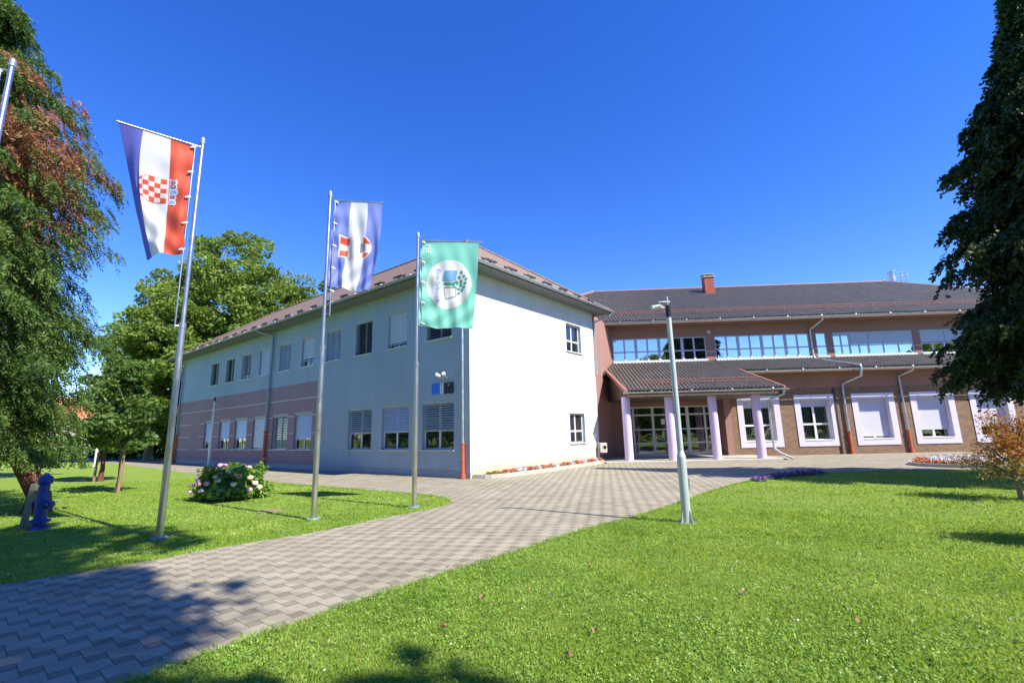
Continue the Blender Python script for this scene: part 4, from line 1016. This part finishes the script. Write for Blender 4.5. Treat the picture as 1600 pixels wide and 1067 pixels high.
mt['lf_hyd'] = leafmat('leaf_bush', (.05, .12, .014), (.12, .24, .03), (.26, .38, .07), .3, 4)
mt['lf_red'] = leafmat('leaf_red_maple', (.20, .05, .025), (.38, .12, .045), (.45, .26, .06), .35, 2.5)
mt['lf_gold'] = leafmat('leaf_olive_maple', (.16, .14, .03), (.26, .20, .04), (.34, .26, .06), .35, 2.5)
mt['petal_pink'] = M('petal_pink', (.85, .45, .55), .7, var=.25, vscale=9)
mt['petal_pale'] = M('petal_pale', (.85, .72, .62), .7, var=.15, vscale=9)
mt['petal_red'] = M('petal_red', (.62, .17, .10), .7, var=.3, vscale=14)
mt['petal_silver'] = M('leaf_silver', (.62, .64, .66), .8, var=.15, vscale=14)
mt['petal_purple'] = M('petal_purple', (.22, .11, .30), .7, var=.3, vscale=14)

# ------------------------------------------------------------------ trees
conifer('conifer_tree', (-11.6, 12.0), [(1.7, 1.9), (2.4, 2.5), (3.9, 2.4), (5.4, 3.0), (6.6, 2.6), (8, 2.7), (9.3, 2.75), (10.9, 2.4), (12.2, 1.6), (13.5, 1.1), (15.5, .3)], .2, 15.6, 600, 56, .42, 14, mt['lf_con'], mt['bark_red'],
        'large drooping green conifer with browned upper branches at the left edge', off=(-1.9, -.9), cshift=(-.9, -.85), zmin=1.0, droop=.5, rise=.25, seed=5, brown=[(-11.9, 11.0, 9.0, 1.5), (-12.6, 10.2, 9.3, 1.4), (-11.6, 11.2, 7.9, 1.0), (-12.2, 10.6, 6.7, .7)], browm=mt['lf_brown'], ll=.05, lw=.015)
conifer('conifer_tree', (-25.5, 23.5), [(1.6, 2.8), (3, 3.0), (8, 2.2), (13, .3)], .25, 13.2, 160, 40, .6, 8, mt['lf_con'], mt['bark_red'], 'second conifer farther left, only its red-brown trunk and shade seen past the big one', ll=.12, lw=.04, seed=8)
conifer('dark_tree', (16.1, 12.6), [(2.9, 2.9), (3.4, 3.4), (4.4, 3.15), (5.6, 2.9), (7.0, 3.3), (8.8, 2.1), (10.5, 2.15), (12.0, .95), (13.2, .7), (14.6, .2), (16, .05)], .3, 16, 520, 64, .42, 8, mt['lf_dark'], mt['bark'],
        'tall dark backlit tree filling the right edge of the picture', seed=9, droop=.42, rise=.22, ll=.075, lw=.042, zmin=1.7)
broadleaf('plane_tree', (-30, 50), [(2, 5), (5, 8), (9, 8.6), (13, 8.4), (17.5, 7.3), (21, 5.0), (24.6, 1.4)], .5, 17, 420, 1.5, 110000, .17, mt['lf_maple'], mt['bark_pale'], 'tallest broad green tree rising behind the left end of the wing roof', group='trees behind the wing', seed=21, inner=.3, flat=.62, nlimb=46)
broadleaf('plane_tree', (-33.6, 44.5), [(1.5, 3.4), (4, 4.7), (8, 5.0), (12, 4.4), (15.5, 3.0), (18.5, .8)], .35, 13, 260, 1.1, 52000, .16, mt['lf_maple'], mt['bark_pale'], 'middle-sized green tree between the conifer and the end of the wing', group='trees behind the wing', seed=22, inner=.3, flat=.62, nlimb=30)
broadleaf('plane_tree', (-22.3, 52.5), [(4, 3), (9, 5), (13, 4.8), (16.5, 3.6), (19.6, 1.0)], .35, 14, 110, 1.3, 26000, .18, mt['lf_maple'], mt['bark_pale'], 'lower green tree just showing above the wing roof beside the middle flagpole', group='trees behind the wing', seed=23, inner=.3, nlimb=14)
broadleaf('young_tree', (-13.03, 16.1), [(1.35, .55), (2.0, .85), (3.0, .8), (4.0, .5), (4.7, .1)], .045, 3.6, 60, .3, 5200, .075, mt['lf_young'], mt['bark_pale'], 'young tree tied to a pale wooden stake on the left lawn', group='young trees on the left lawn', seed=24, inner=.15, nlimb=16)
broadleaf('young_tree', (-17.85, 21.1), [(1.3, .7), (2.2, 1.15), (3.4, 1.1), (4.8, .7), (5.6, .1)], .09, 4.2, 60, .42, 5200, .10, mt['lf_young'], mt['bark_red'], 'young tree with a dark reddish trunk on the left lawn, behind the staked one', group='young trees on the left lawn', seed=25, inner=.15, nlimb=16)
g = MB(); g.tube([(-12.93, 16.02, 0), (-12.86, 16.0, 1.62)], .05, 7); o = g.build('stake', mt['stake']); tag(o, 'pale wooden stake beside the slimmer young tree', 'stake')
g = MB(); g.tube([(-18.05, 21.0, 0), (-18.0, 21.0, 1.25)], .05, 7); o = g.build('stake', mt['stake']); tag(o, 'short stake beside the dark-trunked young tree', 'stake')
# hedge and house far left
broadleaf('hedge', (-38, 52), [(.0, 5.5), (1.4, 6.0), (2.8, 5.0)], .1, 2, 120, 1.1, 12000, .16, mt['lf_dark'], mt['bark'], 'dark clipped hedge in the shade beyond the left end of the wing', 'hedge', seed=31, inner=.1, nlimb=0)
broadleaf('hedge', (-56, 56), [(.0, 6), (1.2, 6.3), (2.2, 5.0)], .1, 1.6, 120, 1.1, 12000, .16, mt['lf_young'], mt['bark'], 'low green hedge in front of the red-roofed house', 'hedge', seed=32, inner=.1, nlimb=0)
hp = Vector((-72, 74, 0)); hs_ = empty('house', hp, 'distant house with a red tiled roof seen between the conifer and the trees', 'house', rz=0)
HF = Frame(hp, Vector((.9, .44, 0)).normalized(), Vector((-.44, .9, 0)).normalized())
g = MB(); g.box(-8, 8, -5, 5, 0, 4.6, F=HF); g.build('wall', mt['house_wall'], hs_)
g = MB(); e = [HF.p(-8.7, -5.7, 4.5), HF.p(8.7, -5.7, 4.5), HF.p(8.7, 5.7, 4.5), HF.p(-8.7, 5.7, 4.5)]; ra, rb = HF.p(-6, 0, 8.8), HF.p(6, 0, 8.8)
g.quad(e[0], e[1], rb, ra); g.quad(e[2], e[3], ra, rb); g.add([e[0], ra, e[3]], [(0, 1, 2)]); g.add([e[1], rb, e[2]], [(0, 1, 2)]); g.build('roof', mt['terracotta'], hs_)
for x in (-5, 0, 5):
    g = MB(); g.box(x - .6, x + .6, -5.06, -5.0, 1.4, 2.8, F=HF); g.build('window', mt['glass_dark'], hs_)
# trees that stand beside and behind the camera: their shade lies on the path, their image in the panes
broadleaf('street_tree', (3.95, -4.75), [(3.6, 1.6), (5, 2.4), (8, 2.75), (11, 2.7), (14, 1.6), (15.5, .4)], .2, 12, 150, .8, 24000, .17, mt['lf_maple'], mt['bark'], 'broad tree behind the viewpoint whose shade falls on the near path', seed=41, inner=.2)
broadleaf('street_tree', (6.5, -7.0), [(5, 2.4), (9, 4.0), (14, 4.4), (18, 3.6), (22, 1.2)], .4, 18, 130, 1.2, 18000, .2, mt['lf_maple'], mt['bark'], 'tall tree behind the viewpoint shading the left lawn', seed=42, inner=.2)
broadleaf('street_tree', (5.2, -2.2), [(12, 1.2), (14, 1.9), (17, 2.2), (20, 1.4), (21.5, .4)], .2, 18, 50, .7, 9000, .15, mt['lf_maple'], mt['bark'], 'slim tall tree just behind the viewpoint, shading the hydrant', seed=46, inner=.2, nlimb=14)
broadleaf('street_tree', (-13, -14), [(2, 3), (5, 5), (10, 5.5), (14, 3.5), (17, .5)], .4, 13, 110, 1.3, 12000, .25, mt['lf_maple'], mt['bark'], 'tree behind the viewpoint on the left, mirrored in the upper panes', seed=43, inner=.2)
broadleaf('street_tree', (20, -14), [(2, 3), (5, 5), (9, 5), (12, 3.5), (15, .5)], .4, 13, 110, 1.3, 12000, .25, mt['lf_maple'], mt['bark'], 'tree behind the viewpoint on the right, mirrored in the upper panes', seed=44, inner=.2)
# unseen tree ring added behind the viewpoint to block horizon glow and darken panes
rg = np.random.default_rng(45); cs_ = []
for k in range(170):
    a = rg.uniform(R(70), R(290)); d = rg.uniform(48, 70); h = rg.uniform(7, 14); rr = rg.uniform(3, 5.5); n = 260
    v = unit(rg.normal(size=(n, 3))) * rg.uniform(.5, 1, (n, 1)) * np.array([rr, rr, h / 2]); cs_.append(v + np.array([math.sin(a) * d, math.cos(a) * d, h / 2 + .3]))
o = np_mesh('glow_blocking_trees', leaf_cloud(np.concatenate(cs_), .75, .3, .8, rg), 4, mt['lf_maple']); tag(o, 'added belt of unseen trees behind the viewpoint, blocking horizon glow and darkening the panes', 'trees', kind='stuff')
# japanese maples
def jmaple(P, label, seed, group='red-leaved small maples'):
    rg = np.random.default_rng(seed); random.seed(seed); P = Vector((P[0], P[1], 0)); t = empty('maple', P, label, 'small tree', group)
    g = MB(); g.tube([P, P + Vector((-.02, 0, .35)), P + Vector((.02, 0, .6))], [.05, .04, .035], 8); tr = g.build('trunk', mt['bark_pale'], t, smooth=True)
    g = MB(); C = []; mi = []
    tiers = [(.55, .75), (.72, .8), (.95, .75), (1.15, .7), (1.35, .55), (1.55, .45), (1.72, .3)]
    for z, r in tiers:
        for k in range(7):
            a = rg.uniform(0, 2 * np.pi); rr = r * rg.uniform(.55, 1.1); e = P + Vector((math.cos(a) * rr, math.sin(a) * rr, z + rg.uniform(-.06, .12)))
            s = P + Vector((0, 0, .35 + (z - .5) * .55)); limb(g, s, e, .018, .004, .08, 5, 4)
            n = 130; p = rg.uniform(.35, 1.12, n)[:, None]; c = np.array(s) * (1 - p) + np.array(e) * p + rg.normal(size=(n, 3)) * np.array([.10, .10, .035]) ; c[:, 2] -= (p[:, 0] > .85) * .03
            C.append(c); mi.append((rg.uniform(size=n) < (.75 if z < .8 else .12)).astype(int))
    g.build('limbs', mt['bark_pale'], tr)
    C = np.concatenate(C); np_mesh('crown', leaf_cloud(C, .034, 1.2, .4, rg), 4, [mt['lf_red'], mt['lf_gold']], np.concatenate(mi), parent=t); return t
jmaple((10.5, 10.35), 'small orange-red feathery maple on the right lawn at the edge of the picture', 51)
jmaple((7.75, 6.15), 'small red maple just outside the right edge, casting the nearer oval shade', 52)

# ------------------------------------------------------------------ flowering bush
BP = (-8.0, 13.9); t = empty('hydrangea_bush', (*BP, 0), 'round leafy bush with pink and cream flower heads on the left lawn', 'bush')
rg = np.random.default_rng(61)
n = 5200; d = unit(rg.normal(size=(n, 3))); d[:, 2] = np.abs(d[:, 2]); r = rg.uniform(.35, 1, n) ** .4; lump = (1 + .17 * np.sin(d[:, 0] * 7 + 1) * np.cos(d[:, 1] * 6) + .12 * np.sin(d[:, 2] * 11)) * np.where(rg.uniform(size=n) < .06, rg.uniform(1.02, 1.18, n), 1)
C = np.stack([BP[0] + d[:, 0] * .93 * r * lump, BP[1] + d[:, 1] * .85 * r * lump, .08 + d[:, 2] * .88 * r * lump], 1)
nr = unit(d * .8 + rg.normal(size=(n, 3)) * .5 + np.array([0, 0, .5])); tt_ = unit(np.cross(nr, rg.normal(size=(n, 3)))); s = rg.uniform(.045, .085, n)
np_mesh('leaves', quads(C, tt_, np.cross(nr, tt_), s, s * .68), 4, mt['lf_hyd'], parent=t)
g = MB()
for k in range(14): a = random.uniform(0, 6.28); g.tube([(BP[0] + .08 * math.cos(a), BP[1] + .08 * math.sin(a), 0), (BP[0] + .55 * math.cos(a), BP[1] + .5 * math.sin(a), .6)], [.014, .006], 5)
g.build('stems', mt['bark'], t)
heads = [(-.85, .35, 'p'), (-.75, .55, 'p'), (-.62, .50, 'p'), (-.58, .40, 'p'), (-.28, .42, 'p'), (.0, .50, 'c'), (-.4, .22, 'c'), (.15, .2, 'p'), (.05, .03, 'p'), (.42, .38, 'c'), (-.2, .93, 'p'), (-.05, .92, 'p'), (-.25, .82, 'p'), (.42, .88, 'c'), (.55, .84, 'p'), (.38, .68, 'c'), (.48, .62, 'p'), (.72, .55, 'c'), (.85, .38, 'c'), (.95, .25, 'c'), (.78, .2, 'p'), (-.65, .8, 'c'), (-.1, .62, 'c'), (.2, .75, 'c'), (-.8, .15, 'p'), (-.45, .7, 'c')]
for x, z, kk in heads:
    zz_ = min(.98, z); y = -math.sqrt(max(0.02, 1 - (x / 1.08) ** 2 - (zz_ / 1.0) ** 2 * .95)) * .80
    c = np.array([BP[0] + x, BP[1] + y, .1 + zz_ * .88]); nn = 60; dd_ = unit(rg.normal(size=(nn, 3))); p = c + dd_ * np.array([.075, .075, .055])
    tx = unit(np.cross(dd_, rg.normal(size=(nn, 3)))); np_mesh('flower_head', quads(p, tx, np.cross(dd_, tx), np.full(nn, .026), np.full(nn, .024)), 4, mt['petal_pink'] if kk == 'p' else mt['petal_pale'], parent=t)

# ------------------------------------------------------------------ flower beds
def bedding(name, P, mat_f, label, group, cat, r=.11, h=.14, seed=1, nf=70):
    rg = np.random.default_rng(seed); t = empty(name, (P[0], P[1], P[2]), label, cat, group); n = 60
    d = unit(rg.normal(size=(n, 3))); d[:, 2] = np.abs(d[:, 2]); c = np.array(P) + d * np.array([r, r, h * .75]) * rg.uniform(.4, 1, (n, 1))
    np_mesh('leaves', leaf_cloud(c, .032, .6, .6, rg), 4, mt['lf_hyd'] if mat_f is not mt['petal_silver'] else mt['petal_silver'], parent=t)
    d = unit(rg.normal(size=(nf, 3))); d[:, 2] = np.abs(d[:, 2]) + .1; c = np.array(P) + d * np.array([r, r, h]) * rg.uniform(.75, 1.05, (nf, 1))
    np_mesh('blooms', leaf_cloud(c, .026, .8, .85, rg), 4, mat_f, parent=t); return t
def place(proto, used, P, rz):
    if not used: o = proto; proto['u'] = 1
    else: o = copy_tree(proto)
    o.location = P; o.rotation_euler = (0, 0, rz); s = random.uniform(.85, 1.25); o.scale = (s, s, s); return o
# bed along the white end wall
random.seed(77)
inner_e = [E.p(.15, -.05, 0), E.p(WD + .1, -.05, 0)]
curb = smooth_poly([tuple(E.p(.12, -.06, 0)[:2]), tuple(E.p(.35, -.75, 0)[:2]), tuple(E.p(1.6, -.95, 0)[:2]), tuple(E.p(4, -.9, 0)[:2]), tuple(E.p(7, -.75, 0)[:2]), tuple(E.p(9.3, -.55, 0)[:2]), tuple(E.p(9.75, -.06, 0)[:2])])
bed = empty('flower_bed', E.p(.15, -.1, 0), 'narrow curved-edge flower bed at the foot of the white end wall', 'flower bed')
g = MB(); k = len(curb); cen = E.p(5, -.4, .11)
g.add([(x, y, .11) for x, y in curb] + [cen], [(i, (i + 1) % k, k) for i in range(k)]); g.build('soil', mt['soil'], bed)
g = MB()
for (x0, y0), (x1, y1) in zip(curb, curb[1:]):
    d = Vector((x1 - x0, y1 - y0, 0)); 
    if d.length < 1e-4: continue
    d.normalize(); nrm = Vector((d.y, -d.x, 0)) * .05; p, q = Vector((x0, y0, 0)) - d * .003, Vector((x1, y1, 0)) + d * .003
    g.hexa([p - nrm, p + nrm, q + nrm, q - nrm] + [v + Vector((0, 0, .15)) for v in (p - nrm, p + nrm, q + nrm, q - nrm)])
g.build('kerb', mt['concrete'], bed)
pr_ = bedding('red_bedding_plant', (0, 0, 0), mt['petal_red'], 'low orange-red bedding plant in the bed along the white end wall', 'red plants along the end wall', 'flower', seed=71)
ps_ = bedding('silver_bedding_plant', (0, 0, 0), mt['petal_silver'], 'silver-leaved bedding plant in the bed along the white end wall', 'silver plants along the end wall', 'flower', seed=72, r=.13, h=.2)
pg_ = bedding('green_bedding_plant', (0, 0, 0), mt['lf_gold'], 'small green bedding plant at the near end of the end-wall bed', 'green plants along the end wall', 'flower', seed=73, r=.09, h=.10)
ur = us = ug = 0
for i in range(64):
    s = .4 + i * 9.0 / 64; off = [-.62, -.42][i % 2] + random.uniform(-.05, .05); off *= 1 if s < 7 else .75
    P = E.p(s, off, .11)
    if s < 1.1: place(pg_, ug, P, random.uniform(0, 6)); ug = 1
    elif (i // 3) % 3 == 1 and i % 2 == 0 or (i // 3) % 3 == 1 and random.random() < .5: place(ps_, us, P, random.uniform(0, 6)); us = 1
    else: place(pr_, ur, P, random.uniform(0, 6)); ur = 1
# round bed right
RB = (18.1, 18.7); bed = empty('flower_bed', (*RB, 0), 'oval flower bed ringed with red plants by the brick wall, behind the small maple', 'flower bed')
g = MB(); g.add([(RB[0] + 2.6 * math.cos(a), RB[1] + 1.9 * math.sin(a), .06) for a in np.linspace(0, 6.283, 41)[:-1]] + [(RB[0], RB[1], .14)], [(i, (i + 1) % 40, 40) for i in range(40)]); g.build('soil', mt['soil'], bed)
g = MB()
for i in range(40):
    a, b = i * math.pi / 20, (i + 1) * math.pi / 20
    P_ = lambda r, t_, z: (RB[0] + (2.6 + r) * math.cos(t_), RB[1] + (1.9 + r) * math.sin(t_), z)
    g.hexa([P_(0, a, 0), P_(.09, a, 0), P_(.09, b, 0), P_(0, b, 0), P_(0, a, .12), P_(.09, a, .12), P_(.09, b, .12), P_(0, b, .12)])
g.build('kerb', mt['concrete'], bed)
q1 = bedding('red_bedding_plant', (0, 0, 0), mt['petal_red'], 'bright red bedding plant in the rim of the oval bed by the brick wall', 'red plants round the oval bed', 'flower', seed=74, r=.15, h=.17)
q2 = bedding('silver_bedding_plant', (0, 0, 0), mt['petal_silver'], 'silver bedding plant inside the red ring of the oval bed', 'silver plants in the oval bed', 'flower', seed=75, r=.17, h=.25)
for i in range(46):
    a = i * 6.283 / 46; place(q1, i > 0, (RB[0] + 2.4 * math.cos(a), RB[1] + 1.7 * math.sin(a), .08), a)
for i in range(26):
    a = i * 6.283 / 26; place(q2, i > 0, (RB[0] + 1.95 * math.cos(a), RB[1] + 1.3 * math.sin(a), .1), a)
# purple strip at the lawn corner
q3 = bedding('purple_bedding_plant', (0, 0, 0), mt['petal_purple'], 'low purple-flowered plant along the corner of the right lawn by the paving', 'purple plants at the lawn corner', 'flower', seed=76, r=.14, h=.13)
pts = [(7.15, 15.15), (8.4, 16.25), (10.25, 17.0)]
for i in range(30):
    t_ = i / 29 * 2; k = min(1, int(t_)); f = t_ - k; x = pts[k][0] * (1 - f) + pts[k + 1][0] * f; y = pts[k][1] * (1 - f) + pts[k + 1][1] * f
    place(q3, i > 0, (x + .1 + random.uniform(-.06, .06), y - .16 - (i % 2) * .2, 0), i)

# ------------------------------------------------------------------ lawn: blades, clover, small flowers
rg = np.random.default_rng(99)
def lawn_points(N, rmin, rmax, power=1.0):
    th = rg.uniform(R(-50), R(50), N); r = rmin + (rmax - rmin) * rg.uniform(0, 1, N) ** power
    x, y = np.sin(th) * r, np.cos(th) * r; m = ~pip(x, y, PAVE) & (y > 2.4)
    return x[m], y[m], r[m]
def blades(N, rmin, rmax, power, h, w, name_list, lean=.6):
    x, y, r = lawn_points(N, rmin, rmax, power)
    nz = np.sin(x * 2.1 + 1.3 * np.sin(y * 1.7)) * np.cos(y * 1.9 + x) * .5 + .5
    hh = h * rg.uniform(.45, 1.2, len(x)) * (.7 + .5 * nz); a = rg.uniform(0, 2 * np.pi, len(x)); ww = w * rg.uniform(.7, 1.3, len(x)) * (1 + r * .09)
    b = np.stack([x, y, np.zeros(len(x))], 1); sd = np.stack([np.cos(a), np.sin(a), np.zeros(len(x))], 1) * ww[:, None]
    a2 = rg.uniform(0, 2 * np.pi, len(x)); ln = np.stack([np.cos(a2), np.sin(a2), np.zeros(len(x))], 1) * (hh * rg.uniform(.1, lean * 1.6, len(x)))[:, None]
    mid = b + ln * .35 + np.array([0, 0, 1]) * (hh * .62)[:, None]; tip = b + ln + np.array([0, 0, 1]) * hh[:, None]
    return np.stack([b - sd, b + sd, mid + sd * .8, tip, mid - sd * .8], 1).reshape(-1, 3)
V1 = blades(230000, 2.8, 11, 1.25, .030, .0028, None); V2 = blades(150000, 8, 26, 1.2, .032, .0048, None)
mt['blade'] = leafmat('grass_blade', (.10, .19, .02), (.24, .37, .045), (.42, .52, .13), .4, .9)
mt['clover'] = leafmat('clover_leaf', (.08, .18, .03), (.18, .34, .055), (.30, .45, .11), .3, 2.5)
o = np_mesh('grass', np.concatenate([V1, V2]), 5, mt['blade']); tag(o, 'short mown green grass covering both lawns', 'grass', kind='stuff')
x, y, r = lawn_points(110000, 2.8, 12, 1.2)
pn = np.sin(x * 1.3 + 2) * np.sin(y * 1.1 + 1) + .6 * np.sin(x * 3.1 + y * 2.3); m = rg.uniform(-1, 1, len(x)) < pn + .35; x, y = x[m], y[m]
c = np.stack([x, y, rg.uniform(.015, .045, len(x))], 1); nr = unit(rg.normal(size=c.shape) * .45 + np.array([0, 0, 1])); t_ = unit(np.cross(nr, rg.normal(size=c.shape))); s = rg.uniform(.006, .013, len(x))
o = np_mesh('clover', quads(c, t_, np.cross(nr, t_), s, s * .85), 4, mt['clover']); tag(o, 'low clover leaves mixed into the lawn', 'clover', kind='stuff')
def tiny(N, rmax, z, size, mat, name, label, cat):
    x, y, r = lawn_points(N, 3, rmax, .9); c = np.stack([x, y, np.full(len(x), z) + rg.uniform(0, .02, len(x))], 1)
    c = np.repeat(c, 9, 0) + rg.normal(size=(len(c) * 9, 3)) * size * .45
    o = np_mesh(name, leaf_cloud(c, size * .55, .3, .8, rg), 4, mat); tag(o, label, cat, kind='stuff')
tiny(420, 18, .045, .008, mt['white'], 'clover_flowers', 'tiny white clover heads dotted over the lawn', 'flowers')
tiny(60, 9, .04, .008, mt['petal_purple'], 'purple_flowers', 'tiny purple flowers in the near lawn', 'flowers')
tiny(34, 9, .045, .009, mt['cl_yellow'], 'yellow_flowers', 'tiny yellow flowers in the near lawn', 'flowers')
# fallen leaves
def fallen(P, s, lab='curled brown fallen leaf lying on the sunny right lawn', seed=0):
    rg2 = np.random.default_rng(seed); g = MB(); a0 = rg2.uniform(0, 6.28); n = 10; vs = [(P[0], P[1], .045)]
    for i in range(n):
        a = a0 + i * 6.283 / n; r = s * (.55 + .45 * (i % 2)) * rg2.uniform(.8, 1.1); vs.append((P[0] + r * math.cos(a), P[1] + r * math.sin(a) * .8, .05 + .018 * math.cos(2 * (a - a0)) + rg2.uniform(0, .008)))
    g.add(vs, [(0, 1 + i, 1 + (i + 1) % n) for i in range(n)]); o = g.build('fallen_leaf', mt['lf_dry'], recalc=False); tag(o, lab, 'leaf', 'fallen leaves on the right lawn'); return o
for k, P in enumerate([(.85, 5.95), (.13, 5.2), (-.62, 4.3), (-.85, 6.1), (.6, 4.15), (2.2, 5.0), (1.5, 6.9), (.35, 3.75), (2.75, 4.2), (-.35, 5.0)]): fallen(P, .034, seed=k)
# clear the ragged lawn edge: a row of longer tufts over the paving joint
for side, edge in (('a', left_edge), ('b', right_edge)):
    e = np.array(edge); seg = np.linalg.norm(np.diff(e, axis=0), axis=1); cum = np.concatenate([[0], np.cumsum(seg)]); N = 16000
    u = rg.uniform(0, cum[-1], N); x = np.interp(u, cum, e[:, 0]) + rg.normal(size=N) * .035; y = np.interp(u, cum, e[:, 1]) + rg.normal(size=N) * .035
    m = (y > 2) & (np.hypot(x, y) < 22); x, y = x[m], y[m]; n = len(x); h = rg.uniform(.02, .07, n); a = rg.uniform(0, 6.28, n); w = .0035 * (1 + np.hypot(x, y) * .08)
    b = np.stack([x, y, np.zeros(n)], 1); sd = np.stack([np.cos(a), np.sin(a), np.zeros(n)], 1) * w[:, None]; ln = unit(rg.normal(size=(n, 3))) * (h * .7)[:, None]; ln[:, 2] = h
    o = np_mesh('edge_grass', np.stack([b - sd, b + sd, b + ln], 1).reshape(-1, 3), 3, mt['blade']); tag(o, 'ragged grass fringe along the %s edge of the paved path' % ('left' if side == 'a' else 'right'), 'grass', kind='stuff')
# drain cover in left lawn
g = MB(); g.tube([(-5.55, 11.2, .0), (-5.55, 11.2, .02)], .26, 24); o = g.build('bare_patch', M('dry_soil', (.24, .18, .10), .95)); tag(o, 'round bare patch of brown soil in the left lawn near the middle flagpole', 'bare patch')
